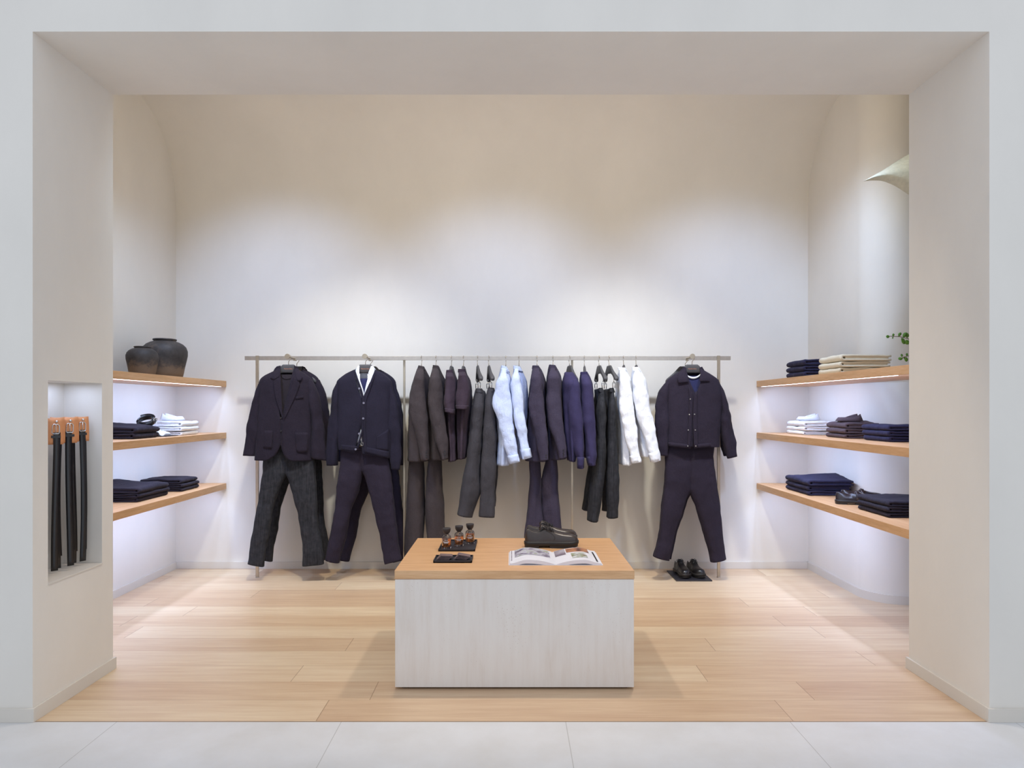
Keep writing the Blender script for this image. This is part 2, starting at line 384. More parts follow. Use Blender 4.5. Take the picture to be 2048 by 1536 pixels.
def loft(name, Lp, Rp, dc, ht, mat, parent=None, m=34, N=44, n=2.3, gap=None, fold=(5, .004), wr=(.004, 9), seed=0,
         bottom='hollow', top='cap', crease=0, joinlist=None, slack=1):
    Ls, Rs = catmull(Lp, m), catmull(Rp, m); V, Fc, rows = [], [], []; cnt = N
    rnd = random.Random(seed*31+5); ph = rnd.random()*6.28; off = Vector((seed*3.7, seed*1.3, seed*2.1))
    for i in range(m):
        t = i/(m-1); d = at(dc, t); h = at(ht, t)
        A, B = W(*Ls[i], d), W(*Rs[i], d); C = (A+B)/2; H = (B-A)/2; hw = H.length; hx = H.normalized()
        cxp = (Ls[i][0]+Rs[i][0])/2; hwp = abs(Rs[i][0]-Ls[i][0])/2; cyp = (Ls[i][1]+Rs[i][1])/2
        rows.append((cxp, hwp, cyp, d, h))
        if gap:
            gl, gr = at([(g[0], g[1]) for g in gap], cyp), at([(g[0], g[2]) for g in gap], cyp)
            def ang(g):
                u = max(-.999, min(.999, (g-cxp)/hwp)); return math.acos(math.copysign(abs(u)**(n/2), u))
            a0, a1 = -ang(gr), 2*math.pi-ang(gl)
            angs = [lerp(a0, a1, j/(cnt-1)) for j in range(cnt)]
        else: angs = [2*math.pi*j/cnt for j in range(cnt)]
        for a in angs:
            c, s = math.cos(a), math.sin(a)
            cc = math.copysign(abs(c)**(2/n), c); ss = math.copysign(abs(s)**(2/n), s)
            p = C+H*cc+Vector((0, h*ss, 0)); nd = (hx*c+Vector((0, s, 0)))
            k = fold[1]*math.sin(fold[0]*a+ph+1.3*noise.noise(off+Vector((0, 0, t*3))))*min(1, t*1.6+.1)
            k += wr[0]*noise.noise(p*wr[1]+off)+wr[0]*.5*noise.noise(p*wr[1]*2.7+off)
            if crease: k += crease*math.exp(-((a-1.5*math.pi)/.09)**2)
            p = p+nd*k*slack
            V.append(p)
    cols = cnt if not gap else cnt-1
    for i in range(m-1):
        for j in range(cols): Fc.append([i*cnt+j, i*cnt+(j+1) % cnt, (i+1)*cnt+(j+1) % cnt, (i+1)*cnt+j])
    if not gap:
        if top == 'cap': Fc.append(list(range(cnt)))
        last = [V[(m-1)*cnt+j] for j in range(cnt)]; c = sum(last, Vector())/cnt
        if bottom == 'hollow':
            hh = max((p-c).length for p in last); pv = [V[(m-4)*cnt+j] for j in range(cnt)]
            for src, sc_, up in ((last, .9, 0), (pv, .84, 0)):
                cc2 = sum(src, Vector())/cnt; b0 = len(V)
                for p in src:
                    q = cc2+(p-cc2)*sc_; V.append(q)
                pb = b0-cnt if src is pv else (m-1)*cnt
                for j in range(cnt): Fc.append([pb+j, pb+(j+1) % cnt, b0+(j+1) % cnt, b0+j])
            Fc.append([len(V)-cnt+j for j in range(cnt)])
        else: Fc.append([(m-1)*cnt+j for j in range(cnt)])
    s = Surf(rows, n)
    if joinlist is not None: joinlist.append((V, Fc)); return s
    o = mesh(name, V, Fc, mat, parent, True, True, solid=.004 if gap else 0)
    o_s = s; o_s.obj = o; return o_s
def patch(name, Lp, Rp, surf, off, mat, parent, m=12, nx=7, thick=.003, lift=0, curl=0):
    """a panel lying on a garment: lapel, pocket, collar leaf, placket"""
    Ls, Rs = catmull(Lp, m, .12), catmull(Rp, m, .12); V, Fc = [], []
    for i in range(m):
        for j in range(nx):
            u = j/(nx-1); px, py = lerp(Ls[i][0], Rs[i][0], u), lerp(Ls[i][1], Rs[i][1], u)
            d = (surf.front(px, py) if surf else 0)-off-lift*i/(m-1)-curl*math.sin(math.pi*u)
            V.append(W(px, py, d))
    for i in range(m-1):
        for j in range(nx-1): Fc.append([i*nx+j, i*nx+j+1, (i+1)*nx+j+1, (i+1)*nx+j])
    return mesh(name, V, Fc, mat, parent, True, True, solid=thick)
def button(px, py, surf, mat, parent, r=.0075, off=.004, name='button'):
    d = surf.front(px, py)-off; c = W(px, py, d); parent = getattr(surf, 'obj', parent)
    v, f = lathe_vf([(0, 0), (r*.9, 0), (r, .001), (r, .003), (r*.8, .0035), (r*.6, .0025), (0, .0025)], 16)
    v = [c+Vector((p.x, -p.z, p.y)) for p in v]
    return mesh(name, v, f, mat, parent, True, True)
def copy_thing(root, delta, label, group=None, name=None, rz=None, loc=None):
    c = root.copy(); COL.objects.link(c)
    c.location = Vector(loc) if loc is not None else root.location+Vector(delta)
    if rz is not None: c.rotation_euler = (0, 0, rz)
    c['label'] = label
    if group: c['group'] = group
    ORG[c.name] = Vector(c.location)
    for ch in [o for o in bpy.data.objects if o.parent == root]:
        k = ch.copy(); COL.objects.link(k); k.parent = c
        for g in [o for o in bpy.data.objects if o.parent == ch]:
            q = g.copy(); COL.objects.link(q); q.parent = k
    return c

# ------------------------------------------------------------------ the room
HX = 2.102; D0, D1 = 3.0, 3.605; ZT = 3.032
NX = -2.2975; n0, n1, nz0, nz1 = 3.099, 3.508, .58, 1.504
struct('wall_front', [
    (-7, NX, D0, D1, 0, 5.2),
    (NX, -HX, D0, n0, 0, ZT), (NX, -HX, n1, D1, 0, ZT), (NX, -HX, n0, n1, 0, nz0), (NX, -HX, n0, n1, nz1, ZT),
    (HX, 7, D0, D1, 0, 5.2), (NX, HX, D0, D1, ZT, 5.2)], WALL)
struct('wall_left', [(-3.05, -2.871, D1, 6.0, 0, 4.0)], WALL)
def extr(name, prof, fn, mat):
    """extrude an open or closed outline; fn(p, k) gives the point at end k"""
    V = [fn(p, 0) for p in prof]+[fn(p, 1) for p in prof]; n = len(prof)
    Fc = [[i, (i+1) % n, n+(i+1) % n, n+i] for i in range(n)]+[list(range(n))[::-1], [n+i for i in range(n)]]
    o = mesh(name, V, Fc, mat, None, True, False); o['kind'] = 'structure'
    for p in o.data.polygons: p.use_smooth = len(p.vertices) == 4
    o.data.set_sharp_from_angle(angle=R(25)); return o
r = .72
prof = [(5.85, -.02), (5.85, 3.1)]+[(5.85-r+r*math.cos(R(a)), 3.1+r*math.sin(R(a))) for a in range(3, 91, 3)]+[(5.0, 3.82), (5.0, 4.0), (6.0, 4.0), (6.0, -.02)]
extr('wall_back', prof, lambda p, k: (-2.9+k*6.9, p[0], p[1]), WALL)
struct('ceiling', [(-3.05, 4.0, 3.3, 5.05, 3.82, 4.0)], WALL)
rr = .24
arc = [(2.546+rr*(1-math.cos(R(a))), 5.015-rr*math.sin(R(a))) for a in range(0, 91, 3)]
plan = [(2.546, 5.9)]+arc+[(4.0, 4.775), (4.0, 5.9)]
extr('wall_right', plan, lambda p, k: (p[0], p[1], k*3.9), WALL)
struct('wall_side', [(3.9, 4.05, D1, 4.8, 0, 4.0)], WALL)
struct('floor', [(-3.05, 4.05, 3.0, 6.0, -.05, 0)], FLOORW)
struct('floor_outside', [(-5.5, 5.5, 1.1, 2.9995, -.05, 0)], TILE)
struct('trim_1', [(-HX, HX, 2.9965, 3.0025, -.02, .0008)], plain('threshold', (150, 122, 92), .4))
bh, bt = .06, .012
struct('baseboard_front', [(-7, -HX+bt, D0-bt, D0, 0, bh), (HX-bt, 7, D0-bt, D0, 0, bh),
    (-HX, -HX+bt, D0, D1+bt, 0, bh), (HX-bt, HX, D0, D1+bt, 0, bh)], SKIRT, .001)
struct('baseboard_left', [(-2.871, -2.871+bt, D1, 5.85, 0, bh)], SKIRT, .001)
struct('baseboard_back', [(-2.871+bt, 2.546, 5.85-bt, 5.85, 0, bh)], SKIRT, .001)
ap = [(2.546, 5.85)]+arc+[(3.9, 4.775)]
def off_path(P, d):
    out = []
    for i, p in enumerate(P):
        a, b = P[max(i-1, 0)], P[min(i+1, len(P)-1)]; tx, ty = b[0]-a[0], b[1]-a[1]; l = math.hypot(tx, ty)
        out.append((p[0]+ty/l*d, p[1]-tx/l*d))
    return out
outp = off_path(ap, bt)
extr('baseboard_right', ap+outp[::-1], lambda p, k: (p[0], p[1], k*bh), SKIRT)
struct('trim_2', [(NX, -HX+.004, n0, n1, nz0-.006, nz0+.002)], SKIRT, .001)

# ------------------------------------------------------------------ shelves
def shelf(x0, x1, y0, y1, ztop, label, led):
    rt = empty('wall_shelf', ((x0+x1)/2, (y0+y1)/2, ztop-.05), label, 'shelf', 'oak wall shelves')
    bd = box('board', (x0, x1, y0, y1, ztop-.05, ztop), OAK_Y, rt, .0015)
    box('led_strip', (led-.005, led+.005, y0+.15, y1-.06, ztop-.0515, ztop-.0498), LED, bd, 0)
    return rt
ZS = (1.607, 1.166, .733)
for z, nm in zip(ZS, ('top', 'middle', 'bottom')):
    has = {('left', 'top'): 'under the two clay pots', ('left', 'middle'): 'under white shirts and a coiled belt', ('left', 'bottom'): 'carrying only folded dark trousers',
           ('right', 'top'): 'under the cream knitwear', ('right', 'middle'): 'under the brown and white shirts', ('right', 'bottom'): 'carrying the loafers'}
    shelf(-2.869, -2.4386, D1+.005, 5.848, z, 'long oak shelf on left wall '+has[('left', nm)], -2.462)
    shelf(2.104, 2.544, D1+.005, 5.848, z, 'long oak shelf on right wall '+has[('right', nm)], 2.128)

# ------------------------------------------------------------------ display table
tx0, tx1, ty0, ty1, tz = -.569, .603, 3.334, 4.163, .584
tb = empty('display_table', ((tx0+tx1)/2, (ty0+ty1)/2, 0), 'low travertine block table with a light oak top', 'table')
box('stone_base', (tx0+.002, tx1-.002, ty0+.004, ty1-.004, .012, tz-.044), TRAV, tb, .0015)
box('plinth', (tx0+.03, tx1-.03, ty0+.03, ty1-.03, 0, .012), RUBBER, tb, 0)
box('wooden_top', (tx0, tx1, ty0, ty1, tz-.042, tz), OAK_X, tb, .002)

# ------------------------------------------------------------------ clothes rack
RD = 5.556; zb = 1.783
rk = empty('clothes_rack', (-.19, RD, 0), 'long brushed steel clothes rail on four slim posts', 'clothes rack')
box('rail', ((490-CX)*RD/F, (1461-CX)*RD/F, RD-.008, RD+.010, zb-.018, zb+.015), STEEL, rk, .001)
for px, wd in ((516, .012), (1436, .012), (807, .0085), (1145, .0085)):
    x = (px-CX)*RD/F
    yy = RD-.022 if wd > .01 else RD+.036
    box('post', (x-wd, x+wd, yy, yy+.012, 0, zb+.018), BRASSY, rk, .001)
    box('foot_cap', (x-wd-.001, x+wd+.001, yy-.002, yy+.014, 0, .006), STEEL, rk, .0005)
ARM = [-1.760, -1.151, 1.428]
for x in ARM:
    v, f = merge([tube_vf([(x, RD+.10, zb-.004), (x, 5.375, zb-.004)], .006, 12)])
    mesh('face_out_arm', v, f, BRASSY, rk, True, True)
    v, f = tube_vf([(x, 5.378, zb), (x, 5.368, zb)], .021, 12)
    mesh('end_disc', v, f, BRASSY, rk, False, True, bevel=.001)
    box('bracket', (x-.004, x+.012, RD-.03, RD+.012, zb-.024, zb-.014), BRASSY, rk, .001)

# ------------------------------------------------------------------ hangers
def hanger_parts(rt, yaw, padded=True, lettering=False, clips=False, hw=.165, drop=.095, hookz=.075):
    """rt sits at the base of the hook; the arms run along x before the yaw turn"""
    V, Fc = [], []; M = Matrix.Rotation(yaw, 4, 'Z'); n = 31; k = 12
    for i in range(n):
        s = lerp(-hw, hw, i/(n-1)); a_ = abs(s)
        zc = -.030-drop*max(0, a_-.045)**1.1/(hw-.045)**1.1
        th = .008+(.012*(a_/hw)**2 if padded else 0); hh = .034 if a_ < .045 else lerp(.034, .017, min(1, (a_-.045)/.05))
        if i in (0, n-1): th *= .6; hh *= .7
        for j in range(k):
            a = 2*math.pi*j/k; c, sn = math.cos(a), math.sin(a)
            V.append(M @ Vector((s, -.10*a_*a_/hw+th*math.copysign(abs(c)**.6, c), zc+hh*math.copysign(abs(sn)**.6, sn))))
    for i in range(n-1):
        for j in range(k): Fc.append([i*k+j, i*k+(j+1) % k, (i+1)*k+(j+1) % k, (i+1)*k+j])
    Fc.append(list(range(k))); Fc.append([(n-1)*k+j for j in range(k)])
    mesh('hanger_body', V, Fc, HANG, rt, True)
    rh = .019; hz = hookz
    pts = [Vector((0, 0, 0)), Vector((0, 0, hz*.35)), Vector((rh*.9, 0, hz*.62))]
    pts += [Vector((rh*math.cos(R(a)), 0, hz-.012+rh*math.sin(R(a)))) for a in range(0, 200, 20)]
    v, f = tube_vf([M @ p for p in pts], .0027, 8); mesh('hook', v, f, BRASSY, rt, True)
    if lettering:
        cu = bpy.data.curves.new('txt', 'FONT'); cu.body = 'Massimo Dutti'; cu.size = .0115; cu.align_x = 'CENTER'; cu.extrude = .0003
        to = bpy.data.objects.new('txt', cu); COL.objects.link(to); bpy.context.view_layer.update()
        me = bpy.data.meshes.new_from_object(to); bpy.data.objects.remove(to)
        me.transform(Matrix.Translation((0, -.0088, -.034)) @ Matrix.Rotation(R(90), 4, 'X')); me.transform(M)
        me.materials.clear(); me.materials.append(COPPER)
        o = bpy.data.objects.new('lettering', me); link(o, rt); o['label'] = 'small copper lettering on hanger'
    if clips:
        for s in (-.125, .125):
            p = M @ Vector((s, -.004, -.130)); ps = []
            ps.append(tube_vf([p+Vector((0, 0, .03)), p], .0026, 6))
            for dx in (-.011, .011): ps.append(tube_vf([p, p+Vector((dx, 0, -.014)), p+Vector((dx*.7, 0, -.052))], .0032, 6))
            ps.append(tube_vf([p+Vector((-.012, 0, -.012)), p+Vector((.012, 0, -.012))], .003, 6))
            v, f = merge(ps); mesh('clip', v, f, CHROME, rt, True)
HG = 'charcoal garment hangers'
def hook_front(px, x, d, label):
    z = zb+.008-.075
    rt = empty('garment_hanger', (x, d, z), label, 'hanger', HG)
    hanger_parts(rt, 0, lettering=True); return rt

# ------------------------------------------------------------------ front-facing outfits
FD = 5.40
def off2(P, dx=0, dy=0): return [(x+dx, y+dy) for x, y in P]
def trousers(name, hipL, hipR, legs, d, mat, label, group=None, ht=.055, fly=None, seed=1, crease=.004, cx=None):
    rt = empty(name, W((hipL[0][0]+hipR[0][0])/2, legs[0][0][-1][1], d), label, 'trousers', group)
    J = []; y0 = hipL[0][1]; ycr = legs[0][1][0][1]; hts = [(0, ht*.45), (.12, ht*.8), (.2, ht), (1, ht*.8)]
    (aL, aR), (bL, bR) = legs
    aL = hipL+aL; bR = hipR+bR
    aR = [(cx+9, y0), (cx+8, (y0+ycr)/2), (cx+3, ycr)]+aR[1:]; bL = [(cx-9, y0), (cx-8, (y0+ycr)/2), (cx-3, ycr)]+bL[1:]
    for i, (a, b) in enumerate(((aL, aR), (bL, bR))):
        loft('', a, b, d, hts, mat, joinlist=J, seed=seed+7*i, m=64, crease=crease, fold=(3, .004), wr=(.010, 6), n=2.7)
    v, f = merge(J); mesh('fabric', v, f, mat, rt, True, True)
    s = Surf([((p[0]+q[0])/2, (q[0]-p[0])/2, p[1], d, ht*.98) for p, q in zip(catmull(hipL, 8), catmull(hipR, 8))], 5)
    x0, x1 = hipL[0][0], hipR[0][0]; y = hipL[0][1]
    patch('waistband', [(x0+2, y), (x0+2, y+8)], [(x1-2, y), (x1-2, y+8)], s, .006, mat, rt, m=4, nx=16)
    return rt, s
# hidden waist of outfit A starts under the blazer
hA = hook_front(580, ARM[0]+.0, FD, 'charcoal hanger at front of the navy blazer outfit')
tA, _ = trousers('jeans', [(532, 886), (530, 905), (528, 916)], [(614, 886), (622, 905), (629.5, 922)],
    [([(521, 970), (512.5, 1032), (503, 1085), (496, 1126)], [(577, 942), (566, 962), (550, 1005), (541, 1041), (527.5, 1133)]),
     ([(577, 942), (579, 956), (585.5, 984), (596, 1023), (603, 1067), (607.5, 1131)], [(633, 988), (638, 1058), (647, 1128)])],
    FD+.02, DENIM, 'black denim jeans with flared legs below the navy blazer', seed=3, crease=0, cx=574.5)
tA2 = copy_thing(tA, (0, 0, 0), 'second pair of black jeans, behind the pair under the blazer', loc=W(588, 1116, 5.655))

def sleeve(rt, Lp, Rp, d, ht, mat, seed=1, cuff=None, folds=(3, .005), wr=(.011, 8)):
    s = loft('sleeve', Lp, Rp, d, ht, mat, rt, seed=seed, fold=folds, wr=wr, n=2.1); return s

# A: blazer ---------------------------------------------------------------
bz = empty('blazer', W(568, 918, FD), 'navy blazer with notched lapels on the leftmost front-facing hanger', 'blazer')
bgap = [(730, 560, 590), (742, 560, 589), (752, 561, 588), (775, 562.5, 583), (800, 564, 577), (830, 565.5, 571), (842, 567.5, 566), (885, 567.5, 566), (897, 564, 569.5), (907, 559, 573), (914, 551, 578), (919, 541, 585), (923, 530, 592)]
sb = loft('body', [(559, 738), (545, 744), (529, 752), (520, 762), (517, 800), (515, 845), (512, 885), (510, 920)],
          [(591, 738), (604, 744), (616, 752), (623, 762), (624, 800), (623, 845), (624, 885), (624, 921)],
          FD, [(0, .03), (.12, .05), (.2, .062), (1, .075)], NAVY_WOOL, bz, gap=bgap, m=60, N=80, n=2.6, fold=(5, .002), wr=(.0035, 6), seed=2)
sleeve(bz, [(524, 757), (515, 771), (505, 806), (497, 848), (489, 911)], [(534, 757), (525, 775), (521, 806), (521, 856), (512, 912)], FD, [.03, .045, .045, .042], NAVY_WOOL, 4)
sleeve(bz, [(612, 757), (616, 778), (618, 806), (620, 856), (621, 915)], [(622, 759), (633, 778), (642, 820), (648, 870), (652, 921)], FD, [.03, .045, .045, .042], NAVY_WOOL, 5)
patch('lapel', [(550, 736), (543, 752), (548, 757), (546, 770), (552, 800), (564, 834)], [(560.5, 736), (561, 752), (561.5, 762), (562, 775), (563.5, 805), (565.5, 838)], sb, .009, NAVY_WOOL, bz, m=26)
patch('lapel', [(589.5, 736), (588, 752), (586, 762), (583, 775), (576, 805), (567.5, 838)], [(598, 738), (604, 754), (597, 762), (600, 768), (590, 795), (570, 836)], sb, .009, NAVY_WOOL, bz, m=26)
patch('collar', [(553, 733), (548, 740), (543, 752), (541, 757)], [(561, 731), (561, 742), (559, 753), (549, 759)], sb, .012, NAVY_WOOL, bz, m=10)
patch('collar', [(588, 731), (589, 742), (592, 755), (596, 763)], [(594, 733), (600, 742), (605, 754), (602, 761)], sb, .012, NAVY_WOOL, bz, m=10)
for a in ([(591, 794), (591, 799)], [(607, 791), (607, 796)]),: patch('chest_pocket', a[0], a[1], sb, .006, NAVY_WOOL, bz, 3, 5)
patch('pocket', [(524, 861), (523, 880), (524, 897)], [(545, 861), (545, 880), (543, 897)], sb, .008, NAVY_WOOL, bz, 8, 7)
patch('pocket', [(590, 865), (591, 890), (594, 905)], [(616, 865), (616, 890), (614, 905)], sb, .0045, NAVY_WOOL, bz, 8, 7)
for y in (836, 862): button(562, y, sb, DBUTTON, bz)
# sweater inside
sw = empty('sweater', W(572, 900, FD), 'dark plum round-neck sweater worn inside the navy blazer', 'sweater')
ssw = loft('body', [(560, 752), (540, 756), (530, 768), (526, 800), (524, 850), (524, 890)], [(588, 752), (602, 756), (612, 768), (614, 800), (614, 850), (614, 890)],
     FD+.006, [.02, .035, .042, .045], PLUM_TEE, sw, n=2.6, m=26, bottom='cap', fold=(3, .001), wr=(.001, 5))
patch('neckband', [(560, 749), (562, 753), (566, 757), (573, 759)], [(588, 749), (586, 753), (582, 757), (574, 759)], ssw, .003, PLUM_TEE, sw, 8, 9)
bz2 = copy_thing(bz, (0, 0, 0), 'second navy blazer half hidden behind the front blazer', loc=W(585, 911, 5.65))
hA2 = copy_thing(hA, (0, 0, 0), 'charcoal hanger of the second blazer, behind the front one', loc=(ARM[0]-.008, 5.635, zb-.067))

# B: cardigan over shirt -------------------------------------------------
hB = hook_front(730, ARM[1], FD, 'charcoal hanger at front of the cardigan outfit')
tB, sB = trousers('chinos', [(684, 892), (680, 930)], [(772, 892), (779, 930)],
    [([(673, 984), (663, 1058), (648, 1119)], [(726, 938), (722, 954), (715.6, 984), (701.5, 1023), (691, 1067), (678, 1126)]),
     ([(726, 938), (730, 956), (744, 1005), (759.5, 1067), (770, 1128)], [(786, 979), (793, 1041), (804, 1118)])],
    FD+.02, NAVY_TW, 'navy chinos below the ribbed cardigan', seed=9, fly=(727, 896, 926), cx=725.5)
tB2 = copy_thing(tB, (0, 0, 0), 'second pair of navy chinos, behind those under the cardigan', loc=W(746, 1116, 5.655))
cd = empty('cardigan', W(730, 920, FD), 'dark navy ribbed cardigan open over a white shirt', 'cardigan')
cgap = [(730, 708, 752), (742, 709, 751), (755, 713, 748), (768, 717, 741), (782, 721, 735), (796, 726, 729), (802, 729, 727), (850, 727.5, 725), (860, 724, 726), (880, 719.5, 727.5), (900, 714, 728), (918, 712, 729)]
sd = loft('body', [(708, 740), (692, 748), (680, 757), (674, 765), (676, 790), (675, 830), (675, 860), (678, 899)],
          [(752, 740), (766, 748), (778, 757), (784, 767), (782, 790), (782, 830), (783, 870), (782, 916)],
          FD, [(0, .03), (.12, .05), (.2, .06), (1, .07)], NAVY_KNIT, cd, gap=cgap, m=60, N=80, n=2.6, fold=(5, .002), wr=(.0035, 6), seed=6)
sleeve(cd, [(678, 757), (667, 778), (664, 806), (656, 856), (655, 890), (654, 931)], [(686, 757), (681, 778), (680, 806), (680, 856), (678, 890), (674, 931)], FD, [.03, .042, .04, .036], NAVY_KNIT, 7)
sleeve(cd, [(772, 757), (777, 790), (778, 839), (780, 900), (783, 939)], [(781, 759), (792, 793), (799, 831), (802, 872), (803, 912), (801, 939)], FD, [.03, .042, .04, .036], NAVY_KNIT, 8)
patch('rib_band', [(707, 741), (713, 761), (721, 786), (724.5, 803), (723, 860), (718, 880), (712, 898)], [(710, 739), (716, 757), (724.5, 781), (729, 803), (727.5, 858), (721, 880), (716, 900)], sd, .006, NAVY_KNIT, cd, 24, 4)
patch('rib_band', [(750, 739), (743, 757), (733, 784), (728, 803), (726, 858), (728, 885), (728, 905)], [(753, 741), (747, 760), (738, 786), (732, 803), (731, 858), (733, 885), (733, 908)], sd, .005, NAVY_KNIT, cd, 24, 4)
patch('hem_band', [(682, 889), (682, 900)], [(714, 892), (712, 904)], sd, .005, NAVY_KNIT, cd, 4, 9)
patch('hem_band', [(729, 893), (729, 905)], [(778, 903), (778, 917)], sd, .005, NAVY_KNIT, cd, 4, 9)
for px, py in ((718.5, 777), (727.5, 806), (726.5, 837), (718.5, 867.5), (711.5, 898.5)): button(px, py, sd, BUTTON, cd, .0085, .009)
patch('pocket', [(754, 873), (752, 889), (753, 899)], [(777, 858), (777, 889), (777, 902)], sd, .0035, NAVY_KNIT, cd, 8, 7)
sh = empty('shirt', W(730, 900, FD), 'white collared shirt worn under the navy cardigan', 'shirt')
ss = loft('body', [(712, 742), (698, 750), (688, 762), (688, 800), (688, 850), (688, 885)], [(748, 742), (762, 750), (772, 762), (770, 800), (770, 850), (770, 885)],
     FD+.004, [.025, .04, .048, .05], WHITE, sh, gap=[(740, 716, 744), (757, 719.5, 737), (775, 723, 733), (797, 726.5, 729), (802, 729, 727), (860, 728, 725), (886, 722, 725)], n=2.6, m=30, fold=(3, .001), wr=(.002, 8))
patch('collar', [(716, 732), (709, 742), (711, 752), (711, 757)], [(719, 731), (718.5, 742), (718.5, 752), (712, 759)], ss, .012, WHITE, sh, 10)
patch('collar', [(742, 732), (738, 742), (736, 748), (746, 753)], [(746, 732), (752, 740), (751, 748), (747, 755)], ss, .012, WHITE, sh, 10)
patch('placket', [(711, 752), (716, 770), (724, 790), (727, 797)], [(720, 748), (720, 760), (726, 778), (730, 794)], ss, .012, WHITE, sh, 14)
patch('placket', [(735, 748), (735, 765), (729.5, 785), (727.5, 797)], [(747, 752), (742, 768), (734, 785), (729, 797)], ss, .011, WHITE, sh, 14)
patch('shirt_tail', [(722, 858), (719.5, 880)], [(728, 858), (727.5, 884)], sd, -.007, WHITE, sh, 5, 5)
te = empty('t_shirt', W(730, 880, FD), 'navy t-shirt worn beneath the white shirt and cardigan', 't-shirt')
loft('body', [(719, 757), (700, 762), (694, 775), (694, 820), (694, 875)], [(738, 757), (757, 762), (764, 775), (764, 820), (764, 875)], FD+.008, [.015, .03, .036, .036], NAVY_TEE, te, n=2.6, m=22, bottom='cap', fold=(3, .001), wr=(.001, 5))
bt_ = empty('belt', W(724, 888, FD-.08), 'thin black belt with silver buckle in the chinos', 'belt')
patch('strap', [(700, 885), (700, 893)], [(760, 887), (760, 895)], sd, -.012, BLEATH, bt_, 3, 9)
v, f = tube_vf([W(px, py, 5.322) for px, py in ((722, 885), (726, 885), (726, 891), (722, 891))], .0018, 6, True)
mesh('buckle', v, f, SNAP, bt_, True, True)
cd2 = copy_thing(cd, (0, 0, 0), 'second navy cardigan half hidden behind the front one', loc=W(740, 912, 5.65))
hB2 = copy_thing(hB, (0, 0, 0), 'charcoal hanger of the second cardigan, behind the front one', loc=(ARM[1]-.008, 5.635, zb-.067))

# C: overshirt ------------------------------------------------------------
hC = hook_front(1384, ARM[2]+.004, FD, 'charcoal hanger at front of the overshirt outfit')
tC, sC = trousers('chinos', [(1336, 885), (1329.6, 914.5), (1327, 956)], [(1428, 885), (1427, 909), (1430.7, 956)],
    [([(1320, 1022), (1314.5, 1079), (1307, 1113)], [(1379.5, 979), (1371, 999), (1360, 1031.6), (1346.6, 1079), (1337, 1121)]),
     ([(1379.5, 979), (1392, 1012.7), (1403, 1050.5), (1414.6, 1094), (1422, 1124)], [(1439, 1012.7), (1446.7, 1079), (1454, 1117.5)])],
    FD+.02, NAVY_TW, 'tapered navy trousers below the overshirt, by the right post', seed=12, fly=(1381, 890, 925), ht=.052, cx=1380)
tC2 = copy_thing(tC, (0, 0, 0), 'second pair of tapered navy trousers, behind the front pair', loc=W(1384, 1110, 5.655))
ov = empty('overshirt', W(1387, 900, FD), 'navy overshirt with snap buttons and pointed collar', 'overshirt')
ogap = [(730, 1371, 1401), (745, 1371, 1401), (758, 1373, 1399), (770, 1378, 1395), (783, 1384, 1390), (792, 1389, 1387), (828, 1387, 1385), (839, 1383.5, 1386), (873, 1382, 1386.5), (898, 1381, 1388)]
so = loft('body', [(1369, 738), (1352, 748), (1338, 757), (1332, 765), (1332, 790), (1333, 839), (1333, 892)], [(1402, 738), (1418, 747), (1432, 757), (1439, 768), (1443, 790), (1441, 850), (1438, 894)],
     FD, [(0, .03), (.12, .05), (.2, .062), (1, .072)], NAVY_TW, ov, gap=ogap, m=60, N=80, n=2.6, fold=(5, .002), wr=(.004, 6), seed=15)
sleeve(ov, [(1338, 757), (1320, 781), (1311.6, 814.5), (1310, 848), (1316, 910)], [(1346, 757), (1336, 785), (1337, 820), (1336.5, 856), (1335, 913)], FD, [.03, .045, .042, .038], NAVY_TW, 16)
sleeve(ov, [(1428, 758), (1438, 785), (1440, 820), (1440, 866), (1446, 889), (1453, 917)], [(1437, 759), (1449, 790), (1461, 831), (1468, 873), (1472, 913)], FD, [.03, .045, .042, .038], NAVY_TW, 17)
patch('collar', [(1368, 733), (1358, 745), (1355, 758), (1357, 767)], [(1373, 736), (1371, 747), (1375, 757), (1378, 764)], so, .012, NAVY_TW, ov, 12)
patch('collar', [(1399, 736), (1401, 747), (1399, 757), (1400, 763)], [(1404, 733), (1411, 745), (1416, 755), (1420, 763)], so, .012, NAVY_TW, ov, 12)
patch('placket', [(1377, 771), (1379, 800), (1377, 850), (1375, 896)], [(1384, 784), (1385.5, 800), (1384, 840), (1381, 897)], so, .006, NAVY_TW, ov, 16, 5)
patch('placket', [(1391, 783), (1387, 800), (1386, 840), (1388, 897)], [(1394, 783), (1394, 800), (1394, 840), (1396, 896)], so, .006, NAVY_TW, ov, 16, 5)
patch('hem_band', [(1336, 884), (1336, 892)], [(1381, 889), (1381, 897.5)], so, .005, NAVY_TW, ov, 3, 10)
patch('hem_band', [(1388, 889), (1388, 897)], [(1437, 884), (1437, 892.5)], so, .005, NAVY_TW, ov, 3, 10)
for px, py in ((1380.5, 798), (1378.5, 829), (1389, 828.5), (1376.5, 860), (1390.5, 860), (1375.5, 892), (1391.5, 892)): button(px, py, so, SNAP, ov, .0048, .008, 'snap')
tc = empty('t_shirt', W(1387, 880, FD), 'navy t-shirt with white neckline inside the overshirt', 't-shirt')
st = loft('body', [(1372, 752), (1355, 757), (1347, 770), (1347, 820), (1347, 885)], [(1401, 752), (1418, 757), (1426, 770), (1426, 820), (1426, 885)], FD+.006, [.02, .038, .044, .044], NAVY_TEE, tc, n=2.6, m=24, bottom='cap', fold=(3, .001), wr=(.001, 5))
nb = []
for i in range(13):
    u = i/12; nb.append((lerp(1371, 1402, u), 748.5+7.5*math.sin(math.pi*u)**.8))
V, Fc = [], []
